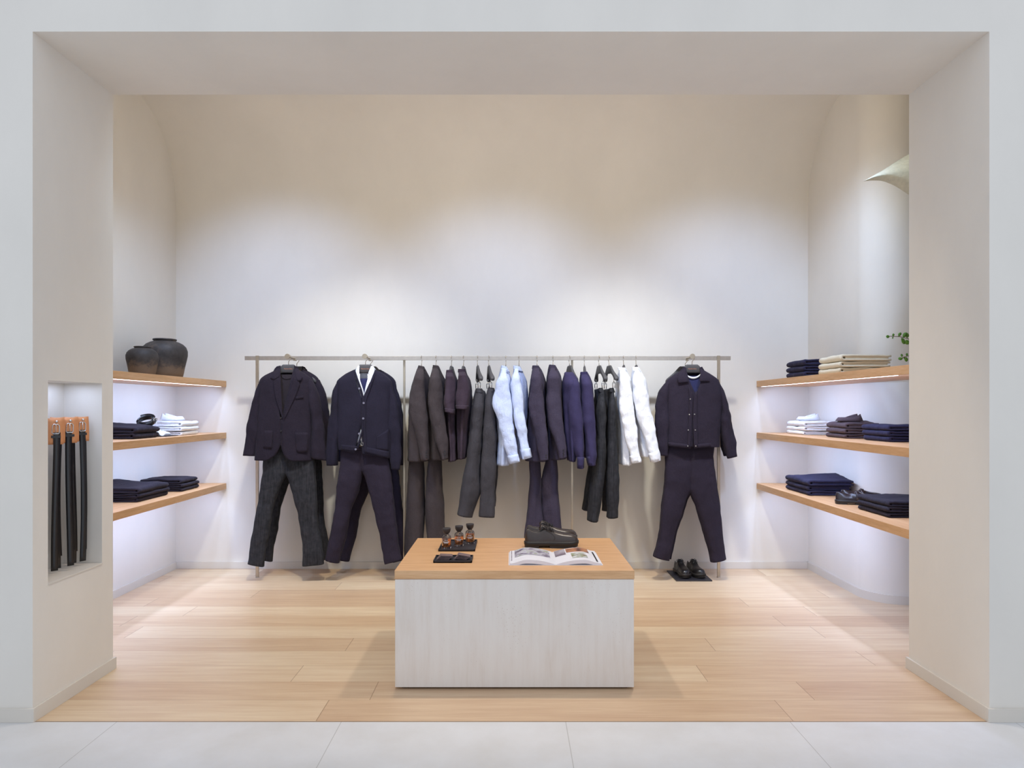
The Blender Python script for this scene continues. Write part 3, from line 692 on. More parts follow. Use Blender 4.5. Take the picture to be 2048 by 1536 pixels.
for i, (x, y) in enumerate(nb):
    d = st.front(x, max(y, 755))-.009
    V += [W(x, y-2.0, d), W(x, y+2.0, d)]
    if i: Fc.append([2*i-2, 2*i-1, 2*i+1, 2*i])
o = mesh('neckband', V, Fc, WHITE, tc, True, True, solid=.004); o['label'] = 'white neckband'
ov2 = copy_thing(ov, (0, 0, 0), 'second navy overshirt half hidden behind the front one', loc=W(1383, 896, 5.66))
hC2 = copy_thing(hC, (0, 0, 0), 'charcoal hanger of the second overshirt, behind the front one', loc=(ARM[2]+.010, 5.635, zb-.067))

# ------------------------------------------------------------------ clothes seen from the side on the rail
def side_hanger(hx, topy, label, yaw=90, clips=False):
    x = (hx-CX)*RD/F; zt = EYE+(CY-topy)*RD/F
    rt = empty('garment_hanger', (x, RD, zt), label, 'hanger', HG)
    hanger_parts(rt, R(yaw), clips=clips, hookz=max(.05, zb+.010-zt), hw=.15 if not clips else .17, drop=.10 if not clips else .085); return rt
def side_top(kind, label, cat, hook, body, slv, mat, group, seed, collar=None, cuff=None, label_h='', yaw=85, bd=0, ht=.19, topy=733, hem=None, sht=.045, cuffmat=None, dS=5.345, wr=(.010, 7), bmat=None, btn=0):
    side_hanger(hook, topy, label_h, yaw)
    (bL, bR), (sL, sR) = body, slv
    base = W((bL[-1][0]+bR[-1][0])/2, bL[-1][1], RD)
    rt = empty(kind, base, label, cat, group)
    loft('body', bL, bR, RD+bd, [(0, .04), (.06, .09), (.14, .14), (.25, ht*.92), (1, ht)], bmat or mat, rt, seed=seed, n=2.2, fold=(7, .007), wr=(.007, 8), m=40, N=60)
    nL, nR = (bL[0][0]+.5, bL[0][1]+2), (bR[0][0]-.5, bR[0][1]+2)
    sL = [nL]+[q for q in sL if q[1] > nL[1]+7]; sR = [nR]+[q for q in sR if q[1] > nR[1]+7]
    s = loft('sleeve', sL, sR, [(0, RD-.06), (.07, dS+.05), (.13, dS+.01), (1, dS-.02)], [(0, .02), (.05, .04), (.12, sht), (1, sht*.85)], mat, rt, seed=seed+3, n=2.1, fold=(3, .004), wr=wr, m=54)
    if collar: 
        sf = Surf([(collar[0][0][0]+6, 14, 700, RD, .11), (collar[0][0][0]+6, 14, 800, RD, .11)], 2.2)
        patch('collar', collar[0], collar[1], sf, .004, mat, rt, 8, 7, thick=.006)
    if cuff:
        patch('cuff', cuff[0], cuff[1], s, .005, cuffmat or mat, rt, 4, 7)
    for i in range(btn):
        y = sL[-1][1]-7-5*i; xx = (sR[-1][0]-6); button(xx, y, s, DBUTTON, rt, .006, .004)
    return rt
G1 = 'brown-charcoal suit jackets on the rail'
side_top('suit_jacket', 'dark brown-grey suit jacket nearest the second post', 'jacket', 843,
    ([(838, 731), (832, 745), (828, 760), (821, 790), (819, 820), (818, 870), (817, 920)], [(848, 733), (856, 748), (860, 761), (861, 790), (860, 820), (858, 870), (857, 921)]),
    ([(834, 742), (830, 753), (821, 793), (819, 815), (825, 842), (833, 872), (843, 921)], [(846, 740), (850, 760), (853, 793), (855, 820), (857, 872), (859, 920)]),
    CHAR, G1, 21, ([(837, 731), (835, 738)], [(848, 733), (850, 742)]), label_h='hanger in the brown-grey jacket nearest the second post', btn=3)
side_top('suit_jacket', 'dark brown-grey suit jacket beside the plum polo shirts', 'jacket', 872,
    ([(866, 731), (863, 745), (860, 760), (856, 790), (857, 820), (859, 870), (860, 917)], [(877, 732), (884, 748), (891, 765), (892, 790), (893, 820), (894, 870), (895, 918)]),
    ([(864, 741), (861, 754), (855, 795), (857, 822), (864, 855), (872, 888), (882, 920)], [(876, 740), (882, 757), (885, 793), (889, 830), (894, 875), (896, 917)]),
    CHAR, G1, 23, ([(866, 730), (866, 737)], [(876, 731), (879, 740)]), label_h='hanger in the brown-grey jacket beside the polo shirts', btn=3)
G2 = 'plum short-sleeved polo shirts'
side_top('polo_shirt', 'plum knitted polo shirt next to the brown-grey jackets', 'shirt', 903,
    ([(893, 742), (892, 752), (889, 765), (890, 800), (895, 860), (900, 921)], [(905, 742), (911, 752), (916, 765), (915, 800), (914, 860), (915, 919)]),
    ([(893, 748), (890, 760), (887, 790), (888, 812), (889.6, 823.6)], [(906, 747), (911, 760), (911, 790), (910, 812), (909.6, 828)]),
    PLUM, G2, 25, ([(893, 740), (892, 747)], [(905, 739), (906, 748)]), ([(889, 816), (889.6, 824)], [(910, 819), (909.6, 828)]), 'hanger in the polo shirt next to the brown-grey jackets', sht=.055)
side_top('polo_shirt', 'plum knitted polo shirt next to the grey trousers', 'shirt', 927,
    ([(917, 741), (916, 755), (914, 770), (913, 800), (915, 860), (917, 916)], [(930, 740), (937, 753), (942, 770), (943, 800), (937, 860), (933, 915)]),
    ([(918, 747), (916, 760), (912, 790), (911.5, 806), (911.5, 818)], [(932, 747), (937, 760), (940, 780), (938, 803), (935.5, 819)]),
    PLUM, G2, 27, ([(916.5, 738), (916, 745)], [(930, 738), (932, 747)]), ([(911.5, 810), (911.5, 818)], [(937.5, 811), (935.5, 819)]), 'hanger in the polo shirt next to the grey trousers', sht=.055)
def hang_pants(name, label, group, Lp, Rp, mat, seed, hook, label_h, d=RD-.13, ht=.075, back=None, yaw=97, streak=None):
    side_hanger(hook, 732, label_h, yaw, clips=True)
    rt = empty(name, W((Lp[-1][0]+Rp[-1][0])/2, Lp[-1][1], d), label, 'trousers', group)
    s = loft('front_leg', Lp, Rp, [(0, RD-.06), (.15, d), (1, d)], [(0, .05), (.12, ht), (1, ht*.85)], mat, rt, seed=seed, fold=(3, .006), wr=(.010, 6), m=56, crease=.004)
    if back: loft('rear_leg', back[0], back[1], RD+.10, [(0, .05), (.12, ht), (1, ht*.8)], mat, rt, seed=seed+2, fold=(3, .006), wr=(.010, 6), m=50)
    x0, x1 = Lp[0][0], Rp[0][0]
    patch('waistband', [Lp[0], (Lp[0][0]-1.5, Lp[0][1]+8)], [Rp[0], (Rp[0][0]+3, Rp[0][1]+9)], s, .004, mat, rt, 4, 7)
    return rt
G3 = 'charcoal trousers hung from clip hangers'
hang_pants('trousers', 'charcoal trousers on clips beside the plum polo shirts', G3, [(953, 777), (948, 792), (942, 825), (937, 870), (932, 918), (924, 966), (913, 1028)], [(962, 777), (969, 790), (968, 825), (965, 870), (961, 920), (960, 979), (953, 1005), (943, 1035)], GREY, 31, 955, 'clip hanger holding the charcoal trousers beside the polo shirts',
    back=([(958, 778), (954, 800), (950, 850), (946, 900), (940, 960), (930, 1022)], [(970, 782), (975, 800), (974, 850), (970, 900), (963, 960), (950, 1020)]))
hang_pants('trousers', 'charcoal trousers on clips beside the pale blue shirts', G3, [(977, 775), (973, 790), (968, 830), (965, 870), (962.5, 915), (960, 966), (959.5, 1032)], [(987, 776), (989, 790), (991, 830), (993, 870), (991, 920), (990, 965), (990, 1009), (989, 1034)], GREY, 33, 977.5, 'clip hanger holding the charcoal trousers beside the blue shirts',
    back=([(980, 777), (976, 800), (972, 850), (972, 900), (970, 960), (970, 1020)], [(989, 779), (991, 800), (996, 850), (998, 900), (996, 935), (990, 1012)]))
G4 = 'pale blue shirts on the rail'
side_top('shirt', 'pale blue cotton shirt touching the charcoal trousers', 'shirt', 1011.6,
    ([(1003, 731), (1000, 745), (994, 765), (990, 800), (994, 850), (996, 880), (994, 928)], [(1013, 733), (1019, 748), (1023, 762), (1022, 800), (1021, 850), (1020, 890), (1020, 928)]),
    ([(1000, 745), (993, 765), (985.5, 806), (996, 842), (1007.5, 881), (1019, 928)], [(1013, 744), (1018, 765), (1022, 800), (1027, 840), (1033, 881), (1040, 923)]),
    BLUE, G4, 41, ([(1002.5, 731), (1003, 738)], [(1013, 733), (1019, 745)]), ([(1014, 912), (1018, 928)], [(1036, 908), (1040, 923)]), 'hanger in the pale blue shirt touching the trousers', wr=(.012, 8))
side_top('shirt', 'pale blue cotton shirt beside the aubergine jackets', 'shirt', 1038,
    ([(1028, 731), (1026, 745), (1024, 765), (1026, 800), (1030, 850), (1036, 900), (1040, 916)], [(1040, 733), (1048, 748), (1054, 762), (1057, 800), (1053, 850), (1050, 880), (1050, 912)]),
    ([(1027, 744), (1022, 768), (1026, 806), (1031, 850), (1039, 889), (1046.5, 919)], [(1038, 744), (1042, 762), (1047, 815), (1053, 860), (1058, 888), (1064, 914)]),
    BLUE, G4, 43, ([(1027, 731), (1027, 738)], [(1039, 733), (1046, 744)]), ([(1040, 899), (1046, 919)], [(1060, 896), (1064, 914)]), 'hanger in the pale blue shirt beside the jackets', bmat=BLUE2, wr=(.012, 8))
G5 = 'aubergine suit jackets on the rail'
side_top('suit_jacket', 'aubergine suit jacket beside the pale blue shirts', 'jacket', 1074,
    ([(1066, 731), (1063, 745), (1060, 765), (1057, 806), (1054, 850), (1052, 890), (1050, 920)], [(1077, 732), (1086, 748), (1091, 765), (1092, 800), (1092, 850), (1093, 890), (1094, 921)]),
    ([(1065, 742), (1062, 757), (1058, 798), (1063, 832), (1073, 881), (1081, 922)], [(1079, 740), (1085, 757), (1089, 810), (1095, 868), (1098, 919)]),
    MAUVE, G5, 45, ([(1065, 731), (1064, 738)], [(1077, 731), (1080, 741)]), label_h='hanger in the aubergine jacket beside the blue shirts', btn=3)
side_top('suit_jacket', 'aubergine suit jacket beside the navy sweaters', 'jacket', 1106,
    ([(1099, 730), (1096, 745), (1093, 765), (1091, 806), (1094, 850), (1096, 890), (1098, 918)], [(1110, 731), (1119, 748), (1124, 765), (1125, 800), (1128, 850), (1130, 890), (1132, 915)]),
    ([(1099, 740), (1096, 756), (1091.5, 805), (1097, 846), (1109, 886), (1119, 917)], [(1112, 740), (1118, 757), (1123, 815), (1129, 868), (1133, 915)]),
    MAUVE, G5, 47, ([(1099, 729), (1098, 736)], [(1110, 730), (1113, 740)]), label_h='hanger in the aubergine jacket beside the navy sweaters', btn=3)
G6 = 'indigo knitted sweaters on the rail'
side_top('sweater', 'indigo knitted sweater beside the third post, neck turned to the front', 'sweater', 1139,
    ([(1129, 745), (1125, 760), (1124, 775), (1125, 810), (1127, 850), (1131, 890), (1136, 921)], [(1147, 745), (1155, 757), (1159, 770), (1160, 810), (1158, 850), (1154, 890), (1150, 922)]),
    ([(1142, 750), (1139, 770), (1138, 806), (1139.6, 856), (1148, 897.5), (1154, 915), (1154.5, 937)], [(1152, 752), (1159, 770), (1163, 806), (1168, 856), (1169, 900), (1168.5, 915), (1168, 937)]),
    INDIGO, G6, 49, ([(1130, 744), (1128, 751)], [(1147, 744), (1150, 752)]), ([(1154, 914), (1154.5, 936)], [(1168.5, 914), (1168, 936)]), 'hanger in the indigo sweater nearest the third post', yaw=102, topy=732, bd=-.10, ht=.13, cuffmat=INDIGO)
side_top('sweater', 'indigo knitted sweater beside the dark jeans', 'sweater', 1168.6,
    ([(1161, 744), (1160, 760), (1160, 790), (1161, 830), (1163, 870), (1165, 914)], [(1174, 744), (1180, 757), (1184, 770), (1186, 800), (1186, 850), (1184, 912)]),
    ([(1163, 752), (1163, 783), (1164.5, 839), (1171, 889), (1174, 912), (1176, 931)], [(1177, 752), (1184, 770), (1188, 800), (1191, 850), (1191, 910), (1190, 931)]),
    INDIGO, G6, 51, ([(1161, 744), (1161, 751)], [(1174, 743), (1176, 751)]), ([(1174, 913), (1175.5, 930)], [(1190.5, 913), (1190, 930)]), 'hanger in the indigo sweater beside the jeans', cuffmat=INDIGO)
G7 = 'dark denim jeans hung from clip hangers'
hang_pants('jeans', 'dark jeans on clips beside the indigo sweaters', G7, [(1197, 776), (1197, 790), (1192, 839), (1190, 906), (1184, 960), (1178, 992), (1176, 1041)], [(1204, 776), (1208, 786), (1212, 839), (1212, 906), (1208, 960), (1203, 1000), (1195.6, 1043)], DENIM, 55, 1198, 'clip hanger holding the jeans beside the sweaters',
    back=([(1188, 779), (1188, 810), (1184, 860), (1178, 920), (1170, 970), (1163, 1019)], [(1200, 777), (1203, 810), (1203, 860), (1202, 920), (1196, 970), (1186, 1022)]), yaw=96)
hang_pants('jeans', 'dark jeans on clips beside the white shirts', G7, [(1219, 776), (1217, 800), (1215, 840), (1213.5, 889), (1212.6, 950), (1212.6, 1035)], [(1227, 776), (1230, 800), (1232, 840), (1235, 890), (1237, 940), (1236, 1000), (1235.5, 1035)], DENIM, 57, 1218, 'clip hanger holding the jeans beside the white shirts',
    back=([(1207, 779), (1206, 810), (1205, 860), (1206, 920), (1204, 1020)], [(1222, 777), (1222, 810), (1224, 860), (1224, 920), (1222, 1022)]), yaw=98)
G8 = 'white shirts on the rail'
side_top('shirt', 'white cotton shirt touching the dark jeans', 'shirt', 1247,
    ([(1238, 736), (1236, 750), (1233, 775), (1231, 806), (1234, 856), (1236, 900), (1237, 927)], [(1251, 737), (1257, 750), (1261, 764), (1262, 806), (1260, 850), (1258, 890), (1257, 928)]),
    ([(1243, 745), (1240, 765), (1239, 806), (1246, 856), (1256, 897), (1262, 927)], [(1253, 744), (1260, 765), (1267, 814), (1274, 856), (1277, 900), (1281, 924)]),
    WHITE, G8, 61, ([(1235, 735), (1237, 741)], [(1250, 735), (1254, 744)]), ([(1259, 912), (1262, 927)], [(1279, 908), (1281, 923)]), 'hanger in the white shirt touching the jeans', wr=(.012, 8), topy=731)
side_top('shirt', 'white cotton shirt nearest the navy overshirt', 'shirt', 1272,
    ([(1266, 735), (1264, 750), (1262, 775), (1264, 806), (1268, 850), (1272, 890), (1276, 911)], [(1278, 736), (1285, 750), (1291, 764), (1294, 806), (1294, 850), (1293, 880), (1292, 912)]),
    ([(1269, 745), (1264, 770), (1270, 820), (1284, 868), (1295, 904), (1302, 925)], [(1282, 744), (1291.5, 766), (1299, 806), (1307, 848), (1315.6, 893), (1320, 921)]),
    WHITE, G8, 63, ([(1264, 734), (1264, 741)], [(1276, 734), (1281, 744)]), ([(1296, 907), (1302, 925)], [(1317, 903), (1320, 920)]), 'hanger in the white shirt nearest the overshirt', wr=(.012, 8), topy=731)
# the trousers of the four suits, hanging below their jackets
def suit_pants(label, group, Lp, Rp, mat, seed, d=RD-.04):
    rt = empty('suit_trousers', W((Lp[-1][0]+Rp[-1][0])/2, Lp[-1][1], d), label, 'trousers', group)
    loft('fabric', Lp, Rp, d, .075, mat, rt, seed=seed, m=40, fold=(3, .006), wr=(.008, 5), crease=.006)
suit_pants('brown-grey suit trousers nearest the second post, below their jacket', 'brown-charcoal suit trousers', [(821, 880), (818, 923), (815, 966), (812, 1030), (810, 1090), (809, 1120)], [(846, 880), (847, 923), (849, 966), (849, 1030), (847, 1090), (846, 1120)], CHAR, 71)
suit_pants('brown-grey suit trousers left of the perfume bottles, below their jacket', 'brown-charcoal suit trousers', [(862, 880), (857, 920), (851, 960), (850, 1030), (852, 1090), (853, 1120)], [(882, 880), (882, 920), (884, 966), (887, 1030), (890, 1090), (892, 1120)], CHAR, 73)
suit_pants('aubergine suit trousers below the jacket beside the blue shirts', 'aubergine suit trousers', [(1059, 880), (1058, 920), (1058, 966), (1053, 1020), (1049, 1060), (1046, 1110)], [(1080, 880), (1079, 920), (1081, 956), (1083, 1000), (1086, 1042), (1088, 1105)], MAUVE, 75)
suit_pants('aubergine suit trousers below the jacket beside the navy sweaters', 'aubergine suit trousers', [(1096, 880), (1092, 925), (1082, 966), (1085, 1010), (1088, 1040), (1091, 1108)], [(1114, 880), (1114, 918), (1117, 966), (1119, 1000), (1124, 1060), (1129, 1108)], MAUVE, 77)

# ------------------------------------------------------------------ shoes
def interp(tab, s):
    for (a, *u), (b, *v) in zip(tab, tab[1:]):
        if s <= b:
            t = (s-a)/(b-a); t = t*t*(3-2*t) if 0 else t; return [lerp(x, y, t) for x, y in zip(u, v)]
    return list(tab[-1][1:])
def shoe(name, label, group, leather, side=1, style='derby', Ln=.305, chunky=.036):
    rt = empty(name, (0, 0, 0), label, 'shoe', group)
    # outline: s, half width, centre shift
    out = [(0, .004, 0), (.006, .022, 0), (.02, .033, 0), (.05, .0375, 0), (.10, .035, 0), (.14, .036, .002), (.19, .045, .005), (.235, .049, .005), (.265, .045, .001), (.287, .034, -.004), (.300, .018, -.007), (.305, .003, -.008)]
    N = 40
    def ring(k, z, sc_=1.0, ext=0):
        pts = []
        L_ = [.0, .006, .02, .05, .08, .11, .14, .165, .19, .215, .235, .252, .267, .28, .29, .298, .303, .305]
        for s in L_:
            wd, sh_ = interp(out, s); pts.append((s, (wd+ext)*sc_+sh_*side))
        for s in L_[::-1][1:-1]:
            wd, sh_ = interp(out, s); pts.append((s, -(wd+ext)*sc_+sh_*side))
        c = .15
        return [Vector((c+(x-c)*(1+ext*6), y, z)) for x, y in pts]
    def slab(zs, cutx=None):
        V, Fc = [], []; n = None
        for z, e in zs:
            r_ = ring(0, z, 1, e)
            if n is None: n = len(r_)
            for p in r_:
                if z < chunky*.4 or True:
                    p.z += .010*max(0, (p.x-.24)/.065)**2*(1 if z < .02 else .6)
                V.append(p)
        for i in range(len(zs)-1):
            for j in range(n): Fc.append([i*n+j, i*n+(j+1) % n, (i+1)*n+(j+1) % n, (i+1)*n+j])
        Fc.append(list(range(n))[::-1]); Fc.append([(len(zs)-1)*n+j for j in range(n)])
        return V, Fc
    zt = chunky
    v, f = slab([(zt*.36, .001), (zt*.42, .0035), (zt*.86, .004), (zt*.92, .003), (zt, .0015)])
    sole = mesh('sole', v, f, RUBBER, rt, True)
    # heel block and forefoot pad reach the ground
    hv = [p for p in ring(0, 0, 1, .001) if p.x < .085]
    hp = sorted([p for p in hv if p.y >= 0], key=lambda p: p.x)[::-1]+sorted([p for p in hv if p.y < 0], key=lambda p: p.x)
    n = len(hp); V = [Vector((p.x, p.y, 0)) for p in hp]+[Vector((p.x, p.y, zt*.45)) for p in hp]
    mesh('heel', V, [[i, (i+1) % n, n+(i+1) % n, n+i] for i in range(n)]+[list(range(n))[::-1], [n+i for i in range(n)]], RUBBER, sole, False, bevel=.001)
    fp = [p for p in ring(0, 0, 1, -.001) if p.x > .125]; up_ = sorted([p for p in fp if p.y >= 0], key=lambda p: p.x); dn = sorted([p for p in fp if p.y < 0], key=lambda p: -p.x); fp = up_+dn; n = len(fp)
    lift = lambda x: (.002 if x < .14 else 0)+.011*max(0, (x-.24)/.065)**2
    V = [Vector((p.x, p.y, 0+lift(p.x))) for p in fp]+[Vector((p.x, p.y, zt*.5+lift(p.x))) for p in fp]
    mesh('tread', V, [[i, (i+1) % n, n+(i+1) % n, n+i] for i in range(n)]+[list(range(n))[::-1], [n+i for i in range(n)]], RUBBER, sole, False)
    # upper
    if style == 'derby':
        hgt = [(0, .03), (.004, .060), (.012, .074), (.03, .071), (.05, .062), (.075, .058), (.095, .067), (.11, .082), (.13, .076), (.155, .064), (.185, .052), (.215, .046), (.25, .043), (.275, .038), (.29, .029), (.299, .017), (.303, .006)]
        open_ = (.010, .108)
    else:
        hgt = [(0, .03), (.004, .055), (.012, .062), (.03, .060), (.05, .054), (.08, .047), (.105, .046), (.12, .056), (.14, .063), (.165, .058), (.19, .050), (.215, .045), (.25, .042), (.275, .037), (.29, .028), (.299, .016), (.303, .006)]
        open_ = (.010, .120)
    S = [0, .004, .010, .02, .03, .04, .05, .062, .075, .086, .095, .103, .110, .118, .126, .135, .145, .155, .17, .185, .2, .215, .23, .245, .258, .27, .28, .288, .295, .300, .303]
    V, Fc = [], []; m = 23
    for s in S:
        wd, sh_ = interp(out, min(.3045, max(.0, s*1.0+.0008))); h = interp(hgt, s)[0]; wd = max(.003, wd-.002); op = open_[0] <= s <= open_[1]
        for j in range(m):
            t = j/(m-1)*2-1; a = abs(t); sg = 1 if t > 0 else -1
            if op:
                if a > .36:   # outside wall
                    q = (1-a)/.64; y = wd*(1-.10*q-.38*q**2.2); z = h*q**.9
                else:         # lining
                    q = a/.36; y = wd*.50*q; z = h*(.12+.85*q**5)
            else:
                ang = (1-a)*math.pi/2; e = .72 if s > .17 else .86
                y = wd*math.cos(ang)**e; z = h*math.sin(ang)**.82
            yy = sg*y+sh_*side
            V.append(Vector((s+.001, yy, zt-.002+z+.006*max(0, (s-.24)/.065)**2)))
    for i in range(len(S)-1):
        for j in range(m-1): Fc.append([i*m+j, i*m+j+1, (i+1)*m+j+1, (i+1)*m+j])
    Fc.append(list(range(m))); Fc.append([(len(S)-1)*m+j for j in range(m)])
    mesh('upper', V, Fc, leather, rt, True, sub=1)
    def topz(s, yf=0): return zt-.002+interp(hgt, s)[0]*math.cos(yf)
    if style == 'derby':
        V, Fc = [], []
        for i, (s, z) in enumerate(((.084, .078), (.096, .090), (.108, .090), (.13, .079), (.15, .066))):
            for j in range(7):
                t = j/3-1; V.append(Vector((s, t*.021, zt+z-.014*t*t)))
            if i:
                for j in range(6): Fc.append([(i-1)*7+j, (i-1)*7+j+1, i*7+j+1, i*7+j])
        mesh('tongue', V, Fc, leather, rt, True, solid=.004)
        ps = []
        for k in range(4):
            s = .112+.0145*k; z = zt+interp(hgt, s)[0]+.005
            ps.append(tube_vf([(s, -.021, z-.013), (s, -.011, z-.001), (s+.002, 0, z+.002), (s+.004, .011, z-.001), (s+.004, .021, z-.013)], .0022, 6))
            ps.append(tube_vf([(s+.010, -.021, z-.017), (s+.004, 0, z+.001), (s, .021, z-.013)], .002, 6))
        z = zt+.082
        for sy in (-1, 1):
            ps.append(tube_vf([(.110, 0, z+.006), (.106, sy*.012, z+.012), (.100, sy*.026, z+.004), (.108, sy*.030, z-.006), (.112, sy*.012, z+.002), (.110, 0, z+.006)], .0018, 6))
            ps.append(tube_vf([(.110, 0, z+.005), (.120, sy*.018, z+.002), (.128, sy*.032, z-.018)], .0018, 6))
        v, f = merge(ps); mesh('laces', v, f, LACE, rt, True)
        ps = []
        for sy in (-1, 1):   # facing edges of the quarters
            ps.append(tube_vf([(.104, sy*.022, zt+.070), (.13, sy*.024, zt+.060), (.155, sy*.027, zt+.045), (.172, sy*.036, zt+.026), (.165, sy*.043, zt+.010)], .0016, 6))
        v, f = merge(ps); mesh('quarter_seam', v, f, leather, rt, True)
    else:
        V, Fc = [], []
        for i, s in enumerate((.140, .147, .155, .163)):
            h = interp(hgt, s)[0]; wd, sh_ = interp(out, s)
            for j in range(15):
                t = j/7-1; ang = (1-abs(t))*math.pi/2; y = (wd)*math.cos(ang)**.86*(1 if t > 0 else -1); V.append(Vector((s, y*1.0+sh_*side, zt+h*math.sin(ang)**.82+.002)))
            if i:
                for j in range(14): Fc.append([(i-1)*15+j, (i-1)*15+j+1, i*15+j+1, i*15+j])
        mesh('saddle_strap', V, Fc, leather, rt, True, solid=.004)
        pts = []
        for k in range(17):
            a = math.pi*k/16-math.pi/2; s = .175+.088*math.cos(a); y = .034*math.sin(a); h = interp(hgt, min(s, .28))[0]
            pts.append((s, y+.004*side, zt+h*.80*(1 if abs(y) < .02 else .93)+.0035))
        v, f = tube_vf(pts, .0022, 6); mesh('apron_seam', v, f, leather, rt, True)
    return rt
def place(o, loc, rz): o.location = loc; o.rotation_euler = (0, 0, rz); ORG[o.name] = Vector(loc)
s1 = shoe('derby_shoe', 'dark brown leather derby shoe on the table, the nearer one', 'brown derby shoes on the table', BRLEATH, 1)
place(s1, (.078, 3.895, tz), 0)
s2 = shoe('derby_shoe', 'dark brown leather derby shoe on the table, the farther one', 'brown derby shoes on the table', BRLEATH, -1)
place(s2, (.085, 4.03, tz), R(1))
s3 = shoe('derby_shoe', 'glossy black derby shoe on the floor mat, left of its pair', 'black derby shoes on the mat', BLEATH, 1)
s4 = shoe('derby_shoe', 'glossy black derby shoe on the floor mat, right of its pair', 'black derby shoes on the mat', BLEATH, -1)
for s in (s3, s4): s.scale = (.86, .95, .95)
place(s3, (1.383, 5.71, .0105), R(-85)); place(s4, (1.487, 5.715, .0105), R(-81))
box('display_mat', (1.311, 1.597, 5.416, 5.745, 0, .010), TRAY, None, .001)
tag(bpy.data.objects['display_mat'], 'flat black tray on the wooden floor under the black shoes', 'tray')
s5 = shoe('loafer', 'black penny loafer on bottom right shelf, nearer the edge', 'penny loafers on the bottom right shelf', LOAF, 1, 'loafer', chunky=.03)
s6 = shoe('loafer', 'black penny loafer on bottom right shelf, nearer the wall', 'penny loafers on the bottom right shelf', LOAF, -1, 'loafer', chunky=.03)
for s in (s5, s6): s.scale = (.88, .95, .95)
place(s5, (2.185, 4.60, ZS[2]), R(-20)); place(s6, (2.285, 4.735, ZS[2]), R(-20))

# ------------------------------------------------------------------ things on the table
def tray(x0, x1, y0, y1, z, label, h=.013, w=.004):
    v, f = boxes([(x0, x1, y0, y1, z, z+.005), (x0, x1, y0, y0+w, z, z+h), (x0, x1, y1-w, y1, z, z+h), (x0, x0+w, y0, y1, z, z+h), (x1-w, x1, y0, y1, z, z+h)])
    o = mesh('serving_tray', v, f, TRAY, None, False, True); return tag(o, label, 'tray')
tray(-.402, -.200, 3.775, 4.055, tz, 'square black tray under three perfume bottles')
tray(-.398, -.201, 3.495, 3.63, tz, 'narrow black tray holding two stacks of brown cards')
def bottle(loc, label):
    rt = empty('perfume_bottle', loc, label, 'bottle', 'amber perfume bottles on the tray')
    rb = .0265
    prof = [(0, 0), (rb*.93, 0), (rb, .003), (rb, .055), (rb*.975, .063), (rb*.89, .070), (rb*.68, .076), (.012, .079), (.010, .084),
            (.0085, .084), (.009, .077), (rb*.60, .0735), (rb*.82, .068), (rb*.91, .061), (rb*.92, .055), (rb*.92, .014), (rb*.85, .010), (0, .010)]
    v, f = lathe_vf(prof, 36); gl = mesh('glass', v, f, GLASS, rt, True)
    v, f = lathe_vf([(0, .0102), (rb*.85, .0102), (rb*.91, .014), (rb*.91, .055), (rb*.895, .060), (0, .060)], 36); mesh('perfume', v, f, PERF, rt, True)
    v, f = lathe_vf([(0, .080), (.0105, .080), (.012, .083), (.0175, .089), (.0215, .098), (.023, .108), (.0228, .1135), (.0215, .1145), (0, .1145)], 36); mesh('cap', v, f, CAP, rt, True)
    v, f = tube_vf([(0, 0, .080), (0, 0, .014)], .0012, 6); mesh('dip_tube', v, f, CAP, rt, True)
    parts = []
    for z, wd, h in ((.050, .010, .0014), (.040, .018, .0018), (.034, .012, .0014)):
        V, Fc = [], []; k = 9
        for i in range(k):
            a = -math.pi/2+lerp(-wd, wd, i/(k-1))/rb
            for q in (-h, h): V.append(Vector(((rb+.0004)*math.cos(a), (rb+.0004)*math.sin(a), z+q)))
            if i: Fc.append([2*i-2, 2*i-1, 2*i+1, 2*i])
        parts.append((V, Fc))
    v, f = merge(parts); mesh('printed_lines', v, f, PRINTW, gl, True)
    return rt
b1 = bottle((-.362, 3.835, tz+.0052), 'small amber perfume bottle, nearest of the three')
copy_thing(b1, 0, 'small amber perfume bottle, middle of the three', loc=(-.2975, 3.905, tz+.0052))
copy_thing(b1, 0, 'small amber perfume bottle, farthest of the three', loc=(-.239, 3.975, tz+.0052))
def card_stack(x, y, rz, label, tilt):
    rt = empty('card_stack', (x, y, tz+.0052), label, 'cards', 'stacks of brown cards', rz)
    for k in range(5):
        v, f = boxes([(-.032, .032, -.026, .026, 0, .0022)])
        M = Matrix.Translation((.004*k-.008, .001*k, .0012+.0034*k+.001*tilt)) @ Matrix.Rotation(R(1.2*tilt+.8*k*tilt), 4, 'Y') @ Matrix.Rotation(R(2*k), 4, 'Z')
        mesh('card', [M @ Vector(p)+Vector((0, 0, .0008*k)) for p in v], f, CARD, rt, False)
    return rt
card_stack(-.345, 3.562, 0, 'stack of brown cards at left end of the narrow tray', 1.0)
card_stack(-.252, 3.562, R(-4), 'tilted stack of brown cards at right end of the narrow tray', 2.6)

